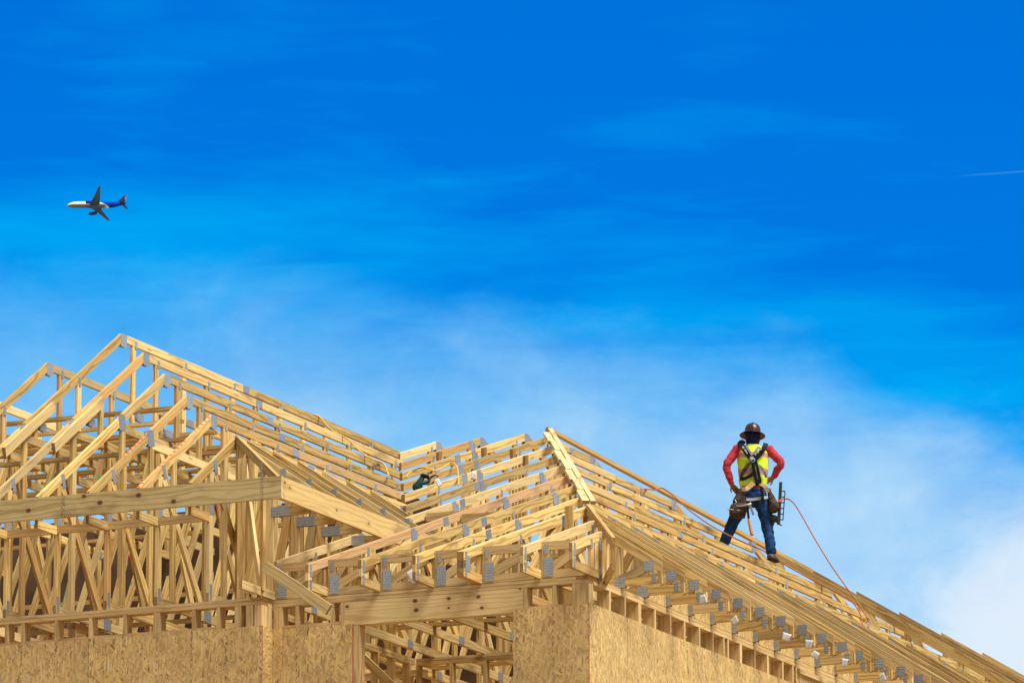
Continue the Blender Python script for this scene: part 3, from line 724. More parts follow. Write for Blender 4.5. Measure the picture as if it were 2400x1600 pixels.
# return side
Wl.b('stud', XC-.038, XC, YL+ST+.002, YL+ST+.10, ZB, ZP2-.001, axis='zy'); Wl.b('top_plate', XC-.089, XC-.001, YL+ST+.001, -.004, ZP1+.0015, ZT-.004, axis='y'); Wl.b('top_plate', XC-.09, XC-.0005, YL+ST+.001, -.004, ZP2, ZP1-.0015, axis='y')
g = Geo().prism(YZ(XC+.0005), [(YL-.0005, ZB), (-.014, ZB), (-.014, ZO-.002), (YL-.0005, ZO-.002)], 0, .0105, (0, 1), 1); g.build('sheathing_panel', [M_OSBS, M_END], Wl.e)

# --- right front wall with the header opening
Wr = Wall('right sheathed front wall with a wide header beam over an opening', (-1.8, 0, 0))
Wr.b('top_plate', XC+.012, -.14, 0, ST, ZP1+.0015, ZT-.0035); Wr.b('top_plate', XC+.012, -.001, -.0015, ST, ZP2, ZP1-.0015)
for xs, w_ in ((-3.598, .06), (-3.535, .038), (-3.343, .038), (-2.937, .038), (-2.816, .038), (-.728, .039), (-.40, .038), (-.182, .038)): Wr.b('stud', xs, xs+w_, 0, ST, ZB, ZP2-.001, axis='z')
Wr.b('stud', -.141, -.001, .001, .09, ZB, ZP2-.001, axis='z')
Wr.b('stud', -2.671, -2.60, .001, ST, ZB, -.33, axis='z'); Wr.b('stud', -.838, -.80, .001, ST, ZB, -.33, axis='z')
M_HEAD = wood("header_pine", (.74, .56, .27), (.54, .38, .16), knots=[(-2.743, -.129, .018), (-1.961, -.125, .023), (-1.947, -.223, .022), (-1.576, -.128, .019), (-1.576, -.226, .013), (-1.239, -.135, .02), (-1.199, -.253, .018), (-.766, -.084, .014)], knotty=.25, vary=.1)
g = Geo().prism(XZ(-.0005), [(-2.776, -.328), (-.731, -.328), (-.731, -.079), (-2.776, -.079)], 0, .13, (1, 0), 1); g.build('header_beam', [M_HEAD, M_END], Wr.e)
for a, b_ in ((-3.535+.04, -3.345), (-3.303, -2.94), (-2.897, -2.818), (-.687, -.402), (-.36, -.184)): Wr.b('blocking', a, b_, .006, .09, ZO-.01, ZO+.028, [M_PINK, M_END])
def panel(W, a, b_, z1, edge, u0):
    g = Geo().prism(XZ(-.0125), [(a+.0015, ZB), (b_-.0015, ZB), (b_-.0015, z1), (a+.0015, z1)], 0, .0115, (1, 0), 1)
    g.uv = [[(u-u0, v) for u, v in f] for f in g.uv]
    return g.build('sheathing_panel', [M_OSB, edge], W.e)
panel(Wr, XC+.0125, -2.671, ZO-.012, M_REDEDGE, -3.32); panel(Wr, -.838, .0115, ZO, M_REDEDGE, -.39)
# --- right side wall (east)
We = Wall('long sheathed side wall running back from the right corner', (0, 8, 0))
We.b('top_plate', -ST, -.0005, 0.001, 6.1, ZP1+.0015, ZT-.0035, axis='y'); We.b('top_plate', -ST, -.0005, 6.102, 23.8, ZP1+.0015, ZT-.0035, axis='y')
We.b('top_plate', -ST, 0, ST+.002, 4.0, ZP2, ZP1-.0015, axis='y'); We.b('top_plate', -ST, 0, 4.002, 23.8, ZP2, ZP1-.0015, axis='y')
ys_ = [.088, .545, .944, 1.312, 1.741, 2.154, 2.548, 2.954, 3.339, 3.643, 3.762, 4.112, 4.536, 4.902, 5.352, 5.655]
for y in ys_: We.b('stud', -ST+.001, -.001, y, y+(.06 if y in (4.112, 4.902) else .038), ZB, ZP2-.001, axis='zy')
We.b('stud', -ST+.001, -.001, 1.352, 1.39, ZB, ZP2-.001, axis='zy'); We.b('stud', -.138, -.0015, .0915, .128, ZB, ZP2-.001, axis='zy') if False else None
ys2 = ys_[:]
for a, b_ in zip(ys2[:-1], ys2[1:]): We.b('blocking', -.09, -.006, a+.04+(.042 if a == 1.312 else .022 if a in (4.112, 4.902) else 0), b_-.002, ZO-.01, ZO+.028, [M_PINK, M_END], axis='y')
ye_ = [.0, .985, 2.99, 4.99, 5.72]
for a, b_ in zip(ye_[:-1], ye_[1:]):
    g = Geo().prism(YZ(.001), [(a+.0015, ZB), (b_-.0015, ZB), (b_-.0015, ZO+.02), (a+.0015, ZO+.02)], 0, .0105, (1, 0), 1)
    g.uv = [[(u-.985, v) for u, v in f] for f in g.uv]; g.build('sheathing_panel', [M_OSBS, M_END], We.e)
y = 5.72
while y < 23:
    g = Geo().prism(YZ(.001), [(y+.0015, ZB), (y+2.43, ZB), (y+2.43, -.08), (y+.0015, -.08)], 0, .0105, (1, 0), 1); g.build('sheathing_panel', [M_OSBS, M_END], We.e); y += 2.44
We.b('trim_board', .013, .045, 5.76, 8.0, -.15, -.10, axis='y')
# blocking boards between the east jacks, above the plate
for i, y in enumerate(jy[:20]):
    g = Geo().prism(YZ(-.012), [(y+.04, .001), (y+.6096-.002, .001), (y+.6096-.002, .17), (y+.04, .17)], 0, .0115, (1, 0), 1)
    tag(g.build('strandboard_block', [M_OSBS, M_END]), ORD[i]+' strand-board block from the corner, between jack trusses on the right wall', 'wood block', 'strand-board blocks on the right wall')
# --- interior partitions seen through the framing
def partition(x0, x1, y0, y1, lab, step=.4064, doublep=True, sheath=False):
    Wp = Wall(lab, ((x0+x1)/2, (y0+y1)/2, 0), name='partition_framing'); d = .089
    alongx = abs(x1-x0) > abs(y1-y0)
    if alongx:
        Wp.b('top_plate', x0, x1, y0, y0+d, ZP1+.001, -.006); Wp.b('top_plate', x0, x1, y0+.001, y0+d-.001, ZP2, ZP1-.001)
        a = x0
        while a < x1-.04: Wp.b('stud', a, a+.038, y0+.001, y0+d, ZB, ZP2-.001, axis='z'); a += step
        Wp.b('fire_block', x0+.04, x1, y0+.02, y0+.06, -.62, -.53)
    else:
        Wp.b('top_plate', x0, x0+d, y0, y1, ZP1+.001, -.006, axis='y'); Wp.b('top_plate', x0+.001, x0+d-.001, y0, y1, ZP2, ZP1-.001, axis='y')
        a = y0
        while a < y1-.04: Wp.b('stud', x0+.001, x0+d, a, a+.038, ZB, ZP2-.001, axis='zy'); a += step
    return Wp
partition(-3.80, -.6, 3.95, 4.05, 'inner partition wall facing the opening under the header')
partition(-3.90, -3.8, .55, 3.94, 'inner partition wall running back left of the opening')
partition(-9.5, -4.0, 4.6, 4.7, 'inner partition wall behind the left front wall')
partition(-6.2, -6.1, .3, 4.5, 'inner partition wall running back behind the left front wall')
bar('diagonal_brace', (-3.3, 1.2, -.30), (-1.6, 1.2, -1.9), .089, .038, [M_WOOD, M_END], 'loose diagonal brace inside the opening, falling to the right', 'loose board')
bar('diagonal_brace', (-2.25, 2.2, -1.4), (-1.7, 2.2, -.45), .089, .038, [M_WOOD, M_END], 'loose brace inside the opening, rising to the right', 'loose board')
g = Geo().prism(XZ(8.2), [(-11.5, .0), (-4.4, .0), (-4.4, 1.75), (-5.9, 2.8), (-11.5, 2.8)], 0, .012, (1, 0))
tag(g.build('sheathed_gable', [flat('painted_shade_sheathing', (.10, .055, .032), .9, var=.35, scale=3)]), 'sheathed gable with painted shade deep inside the left roof', 'gable wall')  # dark colour puts the attic shade into the sheathing
# the lower storeys
def storey(name, pts, lab, cat, h0, h1):
    n = len(pts); v = [(p[0], p[1], h0) for p in pts]+[(p[0], p[1], h1) for p in pts]
    f = [[i, (i+1) % n, n+(i+1) % n, n+i] for i in range(n)]+[list(range(n, 2*n)), list(range(n-1, -1, -1))]
    uv = []
    for q in f: uv.append([((v[i][0]+v[i][1]), v[i][2]) for i in q])
    return tag(mesh_obj(name, v, f, [M_OSB], None, uv), lab, cat)
storey('lower_storeys', [(-12, -.24), (-3.61, -.24), (-3.61, .01), (0, .01), (0, 23.8), (-12, 23.8)], 'sheathed lower storeys of the timber building', 'building', GZ, ZB-.005)
#@@PART2@@
# ================================================================== WORKER
def ray(px, py): return FW+RT*((px-1200)/F_PX)-UP*((py-800)/F_PX)
def on_plane(px, py, n, d):
    v = ray(px, py); n = Vector(n); t = (d-CAM.dot(n))/v.dot(n); return CAM+v*t
N_EAST, D_EAST = (R_PE, 0, 1), R_EZ+R_PE*.46
N_FRONT, D_FRONT = (0, -R_PF, 1), .262+R_PF*.46
N_LE, D_LE = (PL, 0, 1), LEZ+PL*LEX
HF = Vector((-math.sin(YAW), math.cos(YAW), 0))
SC, EL = 182.4, .192                # modelling scale of the figure (units per metre), viewing elevation
def J(px, py, d=0.0):               # body coordinates in metres: x to the right, y forward (away), z up; origin at the pelvis
    return Vector(((px-1768)/SC, d, ((1165-py)/SC+d*math.sin(EL))/math.cos(EL)))
foot = on_plane(1815, 1313, N_EAST, D_EAST)
jf = J(1815, 1313)
ORG = foot-RT*jf.x-Vector((0, 0, jf.z))
person = empty('person', ORG, 'worker seen from behind in lime safety vest and brown hard hat, hands on hips', 'person')
person.rotation_euler = (0, 0, YAW)
def raw(name, v, f, mats, parent, smooth=True, fm=None):
    me = bpy.data.meshes.new(name); me.from_pydata([tuple(p) for p in v], [], f)
    for m in (mats if isinstance(mats, (list, tuple)) else [mats]): me.materials.append(m)
    if fm:
        for p, k in zip(me.polygons, fm): p.material_index = k
    if smooth:
        for p in me.polygons: p.use_smooth = True
    o = bpy.data.objects.new(name, me); COL.objects.link(o); o.parent = parent
    return o
class Loft:
    def __init__(s): s.v = []; s.f = []
    def ring(s, pts): 
        b = len(s.v); s.v += pts; return b
    def tube(s, pts, rad, n=14, sub=4):
        """round tapering limb through the joints; rad per joint (or (ra, rb) flattened)"""
        P = [Vector(p) for p in pts]; m = []
        R_ = [r if isinstance(r, tuple) else (r, r) for r in rad]
        for i in range(len(P)-1):
            for k in range(sub):
                t = k/sub
                a, b, c, d = P[max(i-1, 0)], P[i], P[i+1], P[min(i+2, len(P)-1)]
                q = .5*((2*b)+(c-a)*t+(2*a-5*b+4*c-d)*t*t+(3*b-a-3*c+d)*t**3)
                st = t*t*(3-2*t); m.append((q, tuple(R_[i][j]*(1-st)+R_[i+1][j]*st for j in (0, 1))))
        m.append((P[-1], R_[-1]))
        # rounded ends
        d0 = (m[0][0]-m[1][0]).normalized(); d1 = (m[-1][0]-m[-2][0]).normalized()
        r0, r1 = m[0][1], m[-1][1]
        m = [(m[0][0]+d0*r0[0]*.5, (r0[0]*.6, r0[1]*.6))]+m+[(m[-1][0]+d1*r1[0]*.5, (r1[0]*.6, r1[1]*.6))]
        prev = Vector((1, 0, 0)); rings = []
        for i, (p, r) in enumerate(m):
            t = (m[min(i+1, len(m)-1)][0]-m[max(i-1, 0)][0]).normalized()
            a = (prev-t*prev.dot(t))
            a = a.normalized() if a.length > 1e-4 else t.orthogonal().normalized(); prev = a; bb = t.cross(a)
            rings.append(s.ring([p+a*math.cos(2*math.pi*k/n)*r[0]+bb*math.sin(2*math.pi*k/n)*r[1] for k in range(n)]))
        s.close(rings, n); return s
    def close(s, rings, n):
        for a, b in zip(rings[:-1], rings[1:]):
            for k in range(n): s.f.append([a+k, a+(k+1) % n, b+(k+1) % n, b+k])
        s.f.append([rings[0]+k for k in reversed(range(n))]); s.f.append([rings[-1]+k for k in range(n)])
    def stack(s, secs, n=24, e=2.4):
        """torso: horizontal sections (cx, cy, z, half width, half depth)"""
        rings = []
        for cx, cy, z, rx, ry in secs:
            pts = []
            for k in range(n):
                th = 2*math.pi*k/n; c, q = math.cos(th), math.sin(th)
                pts.append(Vector((cx+rx*math.copysign(abs(c)**(2/e), c), cy+ry*math.copysign(abs(q)**(2/e), q), z)))
            rings.append(s.ring(pts))
        s.close(rings, n); return s
    def ball(s, c, r, n=14):
        c = Vector(c); r = r if isinstance(r, tuple) else (r, r, r); rings = []
        for i in range(1, n):
            a = math.pi*i/n; rings.append(s.ring([c+Vector((r[0]*math.sin(a)*math.cos(2*math.pi*k/n), r[1]*math.sin(a)*math.sin(2*math.pi*k/n), -r[2]*math.cos(a))) for k in range(n)]))
        s.close(rings, n); return s
    def fused(s, name, mat, parent, vox=.009, smooth=4, fold=None):
        """one continuous surface out of all the lofts"""
        me = bpy.data.meshes.new(name); me.from_pydata([tuple(p) for p in s.v], [], s.f)
        bm = bmesh.new(); bm.from_mesh(me); bmesh.ops.recalc_face_normals(bm, faces=bm.faces); bm.to_mesh(me); bm.free()
        o = bpy.data.objects.new(name, me); COL.objects.link(o)
        md = o.modifiers.new('r', 'REMESH'); md.mode = 'VOXEL'; md.voxel_size = vox
        if smooth: m2 = o.modifiers.new('s', 'SMOOTH'); m2.iterations = smooth; m2.factor = .5
        dg = bpy.context.evaluated_depsgraph_get(); me2 = bpy.data.meshes.new_from_object(o.evaluated_get(dg))
        bpy.data.objects.remove(o); bpy.data.meshes.remove(me); me2.name = name
        if fold:
            for v in me2.vertices: v.co += v.normal*fold(v.co)
        me2.materials.clear(); me2.materials.append(mat)
        for p in me2.polygons: p.use_smooth = True
        o = bpy.data.objects.new(name, me2); COL.objects.link(o); o.parent = parent
        return o
def cloth(name, col, var=.2, rough=.85, scale=14):
    m, nt, b = newmat(name); k = NB(nt); P = k.obj(); n = k.noise(P, scale, 4, .6)
    c = k.mix(k.rng(n, .3, .7), tuple(x*(1-var) for x in col), tuple(min(1, x*(1+var)) for x in col))
    nt.links.new(c, b.inputs['Base Color']); b.inputs['Roughness'].default_value = rough; b.inputs['Specular IOR Level'].default_value = .2
    nt.links.new(k.bump(k.noise(P, 38, 3, 1.5), .5, .01), b.inputs['Normal']); return m
M_SKIN = flat("brown_skin", (.32, .145, .075), .55, var=.12)
M_SHIRT = cloth("red_jersey", (.46, .040, .058))
M_JEAN = cloth("blue_denim", (.010, .048, .165), .55, scale=9)
M_NAVY = cloth("navy_cloth", (.006, .010, .06))
M_BLACK = flat("black_webbing", (.007, .007, .010), .6, var=.35)
M_GREYW = flat("grey_padding", (.20, .18, .21), .7, var=.25)
M_SILV = flat("reflective_grey", (.34, .34, .36), .45, var=.1)
M_LEATH = cloth("brown_leather", (.050, .030, .021), .5, .7, 22)
M_TANB = cloth("tan_leather_belt", (.60, .40, .25), .15, .7)
M_BOOT = cloth("brown_boot_leather", (.115, .075, .055), .3, .75)
M_METAL = flat("worn_steel", (.5, .5, .52), .35, .9)
M_TEALRING = flat("teal_ring", (.10, .50, .40), .35, .3)
M_ORANGE = flat("orange_fitting", (.85, .16, .02), .45)
M_HAT = flat("brown_red_shell", (.048, .014, .014), .36, var=.25, scale=9)
M_HATU = flat("red_under_brim", (.14, .01, .01), .5)
def vestmat():
    m, nt, b = newmat("lime_safety_vest"); k = NB(nt); P = k.obj(); s = k.sep(P)
    n = k.noise(P, 16, 4, .6)
    col = k.mix(k.rng(n, .3, .7), (.50, .72, .015), (.66, .86, .03))
    sag = k.m('MULTIPLY', k.m('POWER', k.m('MULTIPLY', s[0], 5.0), 2), .012)
    def band(z0, z1, c, f=1.0):
        nonlocal col
        zz_ = k.m('ADD', s[2], k.m('MULTIPLY', sag, f)); g = k.m('MULTIPLY', k.rng(zz_, z0-.002, z0+.002), k.rng(zz_, z1+.002, z1-.002)); col = k.mix(g, col, c)
    OR, GR = (.90, .22, .02), (.30, .30, .32)
    band(.478, .545, OR); band(.493, .533, GR); band(.245, .335, OR); band(.262, .318, GR)
    nt.links.new(col, b.inputs['Base Color']); b.inputs['Roughness'].default_value = .75
    nt.links.new(k.bump(n, .4, .01), b.inputs['Normal']); return m
M_VEST = vestmat()

# joints
neck = J(1767, 1043, .01); headc = J(1767.5, 1022, .02)
shL, shR = J(1734, 1058, .0), J(1803, 1059, .0)
elL, elR = J(1707, 1097, -.03), J(1832, 1090, -.03)
wrL, wrR = J(1719, 1140, .02), J(1814.5, 1124, .03)
hipL, hipR = J(1753, 1178, .02), J(1785, 1180, .0)
knL, knR = J(1722, 1228, .20), J(1799, 1232, .05)
anL, anR = J(1697, 1288, .33), J(1808, 1297, .0)
def folds(freq, amp, ax=2):
    def f(c): return amp*(noise.noise(Vector((c.x*freq*.6, c.y*freq*.6, c.z*freq)))+.5*noise.noise(Vector((c.x*freq*2, c.y*freq*2, c.z*freq*2.6))))
    return f
# --- body (one continuous surface)
B = Loft()
B.stack([(0, .01, -.10, .145, .10), (0, .01, 0, .155, .105), (-.002, .01, .12, .14, .095), (-.002, .01, .28, .155, .105), (0, .01, .45, .185, .11), (0, .01, .55, .175, .095), (0, .01, .61, .11, .075), (0, .015, .64, .06, .06)])
B.tube([neck-Vector((0, 0, .05)), neck+Vector((0, 0, .05)), headc], [.055, .053, .06])
B.ball(headc+Vector((0, .005, .0)), (.076, .095, .11)); B.ball(headc+Vector((0, .06, -.075)), (.05, .05, .045))
B.tube([headc+Vector((0, .10, .0)), headc+Vector((0, .122, -.038))], [.011, .015], 8)
for sx in (-1, 1): B.ball(headc+Vector((sx*.078, 0, -.015)), (.012, .02, .03), 8)
for sh, el_, wr in ((shL, elL, wrL), (shR, elR, wrR)): B.tube([sh, el_, wr], [.052, .038, .027])
for hp_, kn, an in ((hipL, knL, anL), (hipR, knR, anR)): B.tube([hp_, kn, an], [.078, .052, .036])
# hands on the hips: palm, four unequal bent fingers, thumb out of the side of the palm
def hand(wr, d, across, curl, lens=(1, 1.08, 1.0, .8)):
    d = d.normalized(); across = (across-d*across.dot(d)).normalized(); nrm = d.cross(across)
    kn = wr+d*.085
    B.tube([wr-d*.01, wr+d*.03, kn], [(.026, .022), (.036, .018), (.040, .015)], 12)
    for i, l in enumerate(lens):
        a = kn+across*(.030-.020*i)-d*.004; p1 = a+d*.036*l+curl*.010; p2 = p1+d*.022*l+curl*.020; p3 = p2+d*.010*l+curl*.020
        B.tube([a-d*.012, a, p1, p2, p3], [.0095, .0095, .0088, .008, .0068], 8, 3)
    t0 = wr+d*.03+across*.030; t1 = t0+across*.026+d*.022; t2 = t1+d*.028+across*.004+curl*.006
    B.tube([t0-across*.012, t0, t1, t2], [.013, .0125, .0105, .008], 8, 3)
hand(wrL, Vector((.055, .06, -.055)), Vector((-.5, .2, -.8)), Vector((.3, .8, -.2)))
hand(wrR, Vector((-.075, .02, -.035)), Vector((.3, .1, -.9)), Vector((-.2, .9, -.3)))
B.tube([anL, anL+Vector((-.01, .02, -.06))], [.036, .036]); B.tube([anR, anR+Vector((.01, .02, -.05))], [.036, .036])
body = B.fused('body', M_SKIN, person, .0065, 2)
# --- jeans
Q = Loft()
Q.stack([(0, .01, -.13, .13, .10), (0, .01, -.08, .172, .125), (0, .01, 0, .172, .122), (0, .01, .075, .158, .115)])
Q.tube([hipL+Vector((0, 0, .02)), (hipL+knL)/2+Vector((-.01, 0, .01)), knL, (knL+anL)/2+Vector((-.004, -.015, 0)), anL+Vector((0, 0, -.01))], [.095, .088, .074, .070, .062])
Q.tube([hipR+Vector((0, 0, .02)), (hipR+knR)/2+Vector((.012, 0, .01)), knR, (knR+anR)/2+Vector((.004, -.015, 0)), anR+Vector((0, 0, .0))], [.097, .092, .074, .068, .064])
Q.fused('jeans', M_JEAN, person, .009, 3, folds(19, .0105))
# --- red shirt
Q = Loft()
Q.stack([(-.003, .01, .07, .155, .115), (0, .01, .14, .155, .11), (0, .01, .3, .165, .115), (0, .01, .46, .19, .118), (0, .01, .56, .18, .10), (0, .01, .615, .11, .08)])
for sh, el_, wr, cb in ((shL, elL, wrL, 1), (shR, elR, wrR, 1)):
    dn = (wr-el_).normalized()
    Q.tube([sh, (sh+el_)/2+Vector((0, 0, .004)), el_, (el_+wr)/2, wr-dn*.012], [.068, .058, .051, .047, .039])
Q.fused('shirt', M_SHIRT, person, .0085, 3, folds(24, .0085))
# --- vest
Q = Loft()
Q.stack([(0, .012, .105, .168, .128), (0, .012, .16, .176, .132), (0, .012, .28, .186, .135), (0, .012, .42, .199, .138), (0, .012, .53, .198, .128), (0, .012, .585, .172, .108), (0, .012, .625, .115, .088), (0, .015, .655, .074, .072)])
Q.fused('safety_vest', M_VEST, person, .010, 3, folds(13, .006))
# --- gaiter, hat, glasses strap
Q = Loft()
Q.stack([(0, .015, .60, .082, .082), (0, .015, .65, .080, .084), (0, .012, .70, .090, .100), (0, .012, .745, .096, .110), (0, .012, .79, .095, .110), (0, .012, .81, .090, .104)], e=2.0)
Q.fused('neck_gaiter', M_NAVY, person, .009, 2, folds(30, .004))
g = Loft()
hat = empty('hard_hat', (0, 0, 0)); hat.parent = person
HC = headc+Vector((0, .005, -.035)); TILT = Matrix.Rotation(R(-9), 3, 'X')@Matrix.Rotation(R(3), 3, 'Y')
def lathe_hat(prof, name, mat):
    n = 36; v = []; f = []
    for r, z in prof:
        for k in range(n):
            th = 2*math.pi*k/n; ov = 1.0 if r < .11 else 1.0
            v.append(HC+TILT@Vector((r*math.cos(th)*ov, r*1.1*math.sin(th), z)))
    for i in range(len(prof)-1):
        for k in range(n): f.append([i*n+k, i*n+(k+1) % n, (i+1)*n+(k+1) % n, (i+1)*n+k])
    return raw(name, v, f, mat, hat)
lathe_hat([(.0965, .028), (.099, .03), (.101, .05), (.099, .085), (.090, .118), (.074, .142), (.050, .157), (.024, .163), (.001, .164)], 'crown', M_HAT)
lathe_hat([(.098, .0315), (.115, .030), (.138, .020), (.162, .004), (.163, .001), (.159, .002)], 'brim', M_HAT)
lathe_hat([(.159, .0015), (.136, .015), (.113, .026), (.096, .0275)], 'under_brim', M_HATU)
ridge = Loft(); ridge.tube([HC+TILT@Vector((0, y, z)) for y, z in ((-.105, .07), (-.085, .125), (-.04, .158), (0, .166), (.04, .158), (.085, .125), (.105, .07))], [.012]*7, 10); raw('ridge', ridge.v, ridge.f, M_HAT, hat)
Q = Loft(); Q.tube([J(1767.5, 1022, .02)+Vector((.104*math.cos(a), -.001+.117*math.sin(a), .0+.004*math.sin(3*a))) for a in [R(160+i*20) for i in range(12)]], [(.007, .011)]*12, 8, 2)
raw('glasses_strap', Q.v, Q.f, M_BLACK, person)
Q = Loft(); Q.tube([headc+Vector((x, -.118+.5*x*x, -.004+.25*abs(x))) for x in (-.025, -.012, 0, .012, .025)], [.004]*5, 6, 2); raw('strap_buckle', Q.v, Q.f, M_SILV, person)
# --- harness: straps lie on the vest's back (y about -.13)
def strap(name, pts, wd, mat, parent, th=.006, out=Vector((0, -1, 0))):
    P = [Vector(p) for p in spline(pts, 5)]; v = []; f = []
    for i, p in enumerate(P):
        t = (P[min(i+1, len(P)-1)]-P[max(i-1, 0)]).normalized(); sdv = t.cross(out).normalized(); o_ = sdv.cross(t).normalized()
        if o_.dot(out) < 0: o_ = -o_
        for a, b_ in ((-1, 0), (1, 0), (1, 1), (-1, 1)): v.append(p+sdv*a*wd/2+o_*b_*th)
    n = len(P)
    for i in range(n-1):
        for k in range(4): f.append([i*4+k, i*4+(k+1) % 4, (i+1)*4+(k+1) % 4, (i+1)*4+k])
    f += [[3, 2, 1, 0], [(n-1)*4+k for k in range(4)]]
    return raw(name, v, f, mat, parent, False)
bk = lambda px, py, d=0: J(px, py, -.145-d)
har = empty('harness', (0, 0, 0)); har.parent = person
strap('shoulder_strap', [J(1739, 1046, .02), J(1741, 1046, -.09), bk(1745, 1056, -.01), bk(1755, 1071), bk(1763, 1083, .005)], .062, M_BLACK, har)
strap('shoulder_strap', [J(1798, 1047, .02), J(1797, 1047, -.09), bk(1793, 1056, -.01), bk(1782, 1070), bk(1769, 1084, .005)], .062, M_BLACK, har)
strap('shoulder_pad', [bk(1752, 1052, -.015), bk(1757, 1060, .0), bk(1762, 1068, .006)], .026, M_GREYW, har)
strap('shoulder_pad', [bk(1781, 1053, -.015), bk(1775, 1061, .0), bk(1770, 1068, .006)], .026, M_GREYW, har)
for (x, y, wd) in ((1745, 1055, .026), (1750, 1062, .022), (1753, 1067, .016), (1784, 1058, .036), (1778, 1065, .03), (1772, 1071, .026)):
    sg = 1 if x < 1767 else -1
    strap('reflective_tab', [bk(x-sg*1.5, y-2.6, .009), bk(x+sg*1.5, y+2.6, .010)], wd, M_SILV, har, .003)
strap('back_strap', [bk(1765, 1078, .006), bk(1768, 1100, .004), bk(1772, 1122, -.005), bk(1777, 1142, .012)], .040, M_BLACK, har)
strap('back_strap', [bk(1770, 1078, .008), bk(1776, 1098, .004), bk(1781, 1122, -.005), bk(1784, 1142, .012), bk(1787, 1160, .012), bk(1789, 1183, .0)], .036, M_BLACK, har)
strap('back_pad', [bk(1762, 1076, .012), bk(1767, 1080, .014), bk(1774, 1076, .012)], .075, M_BLACK, har)
strap('waist_strap', [bk(1737, 1127, -.03), bk(1748, 1126, -.004), bk(1760, 1120, .004), bk(1768, 1114, .004)], .045, M_BLACK, har)
strap('waist_strap', [bk(1780, 1097, .004), bk(1788, 1104, .0), bk(1794, 1114, -.012), bk(1797, 1124, -.03)], .034, M_GREYW, har)
strap('leg_strap', [bk(1751, 1174, -.012), bk(1764, 1174, -.02), bk(1778, 1172, -.018), bk(1790, 1170, -.015), bk(1800, 1169, -.05)], .036, M_SILV, har)
strap('leg_strap', [bk(1758, 1184, .01), bk(1762, 1195, .012), bk(1767, 1209, .0)], .026, M_GREYW, har)
strap('buckle', [bk(1773, 1132, .02), bk(1786, 1132, .02)], .05, M_BLACK, har, .01)
Q = Loft(); c0 = bk(1764.5, 1084, .022); Q.tube([c0+Vector((.036*math.cos(a), 0, .030*math.sin(a))) for a in [2*math.pi*i/16 for i in range(17)]], [.006]*17, 8, 1); raw('dorsal_ring', Q.v, Q.f, M_TEALRING, har)
strap('ring_tab', [bk(1763.5, 1076, .028), bk(1765, 1084, .03)], .04, M_SILV, har, .008)
Q = Loft(); Q.tube([bk(1763, 1086, .03), bk(1755, 1095, .03), bk(1748, 1105, .03), bk(1744, 1112, .025), bk(1739, 1124, .01)], [.014, .022, .024, .020, .018], 10); raw('lanyard_pack', Q.v, Q.f, M_LEATH, har)
Q = Loft(); Q.tube([J(1735, 1047, -.06), J(1742, 1042, -.06), J(1749, 1044, -.05)], [.022, .028, .02], 10); raw('strap_bundle', Q.v, Q.f, M_BLACK, har)
# --- boots
for an, dx, nm in ((anR, Vector((.085, .20, 0)), 'boot'), (anL, Vector((-.03, .2, 0)), 'boot')):
    zs = jf.z if an is anR else (an.z-.075)
    Q = Loft(); a = Vector((an.x, an.y, 0)); d = dx.normalized()
    Q.tube([Vector((an.x, an.y, zs+.13)), Vector((an.x, an.y, zs+.05))], [.052, .050])
    Q.tube([a-d*.05+Vector((0, 0, zs+.042)), a+d*.06+Vector((0, 0, zs+.05)), a+d*.17+Vector((0, 0, zs+.035))], [(.044, .040), (.048, .044), (.044, .032)])
    bt = Q.fused(nm, M_BOOT, person, .009, 2)
    Q = Loft(); Q.tube([a-d*.055+Vector((0, 0, zs+.012)), a+d*.06+Vector((0, 0, zs+.012)), a+d*.18+Vector((0, 0, zs+.012))], [(.044, .012), (.048, .012), (.043, .012)], 14)
    raw('sole', Q.v, Q.f, M_BLACK, bt)
# --- tool belt
tb = empty('tool_belt', (0, 0, 0)); tb.parent = person
strap('belt', [J(1738, 1150, -.05), bk(1747, 1151, .01), bk(1757, 1146, .012), bk(1768, 1136, .014)], .055, M_TANB, tb, .01)
strap('belt', [bk(1782, 1138, .014), bk(1791, 1142, .01), bk(1797, 1149, -.01), J(1804, 1158, -.05), J(1806, 1166, .02)], .045, M_TANB, tb, .01)
Q = Loft(); Q.stack([(J(1733, 1200).x, -.12, J(0, 1217).z-.02, .085, .05), (J(1731, 1200).x, -.125, J(0, 1208).z-.02, .105, .075), (J(1732, 1200).x, -.125, J(0, 1193).z-.02, .105, .08), (J(1734, 1190).x, -.12, J(0, 1186).z-.02, .095, .065)], e=3)
Q.stack([(J(1736, 1190).x, -.10, J(0, 1200).z-.02, .085, .045), (J(1736, 1180).x, -.10, J(0, 1175).z-.02, .088, .05), (J(1741, 1160).x, -.11, J(0, 1160).z-.02, .056, .03), (J(1742, 1150).x, -.11, J(0, 1149).z-.02, .050, .02)], e=3)
pch = Q.fused('tool_pouch', M_LEATH, tb, .009, 2, folds(26, .006))
for cx_, cy_, w_ in ((1717, 1197, .045), (1734, 1199, .062)):
    Q = Loft(); Q.tube([J(cx_, cy_, -.19)+Vector((w_*math.cos(a), .02+.03*math.sin(a), -.02*math.cos(a)*.4)) for a in [2*math.pi*i/14 for i in range(15)]], [.006]*15, 6, 1); raw('pocket_rim', Q.v, Q.f, M_TANB, pch)
Q = Loft(); Q.stack([(J(1813, 1).x, -.05, J(0, 1206).z, .045, .04), (J(1815, 1).x, -.06, J(0, 1196).z, .075, .055), (J(1814, 1).x, -.06, J(0, 1184).z, .062, .05), (J(1808, 1).x, -.05, J(0, 1168).z, .038, .035), (J(1803, 1).x, -.05, J(0, 1150).z, .02, .025)], e=2.6)
Q.fused('tool_pouch', M_LEATH, tb, .009, 2, folds(26, .008))
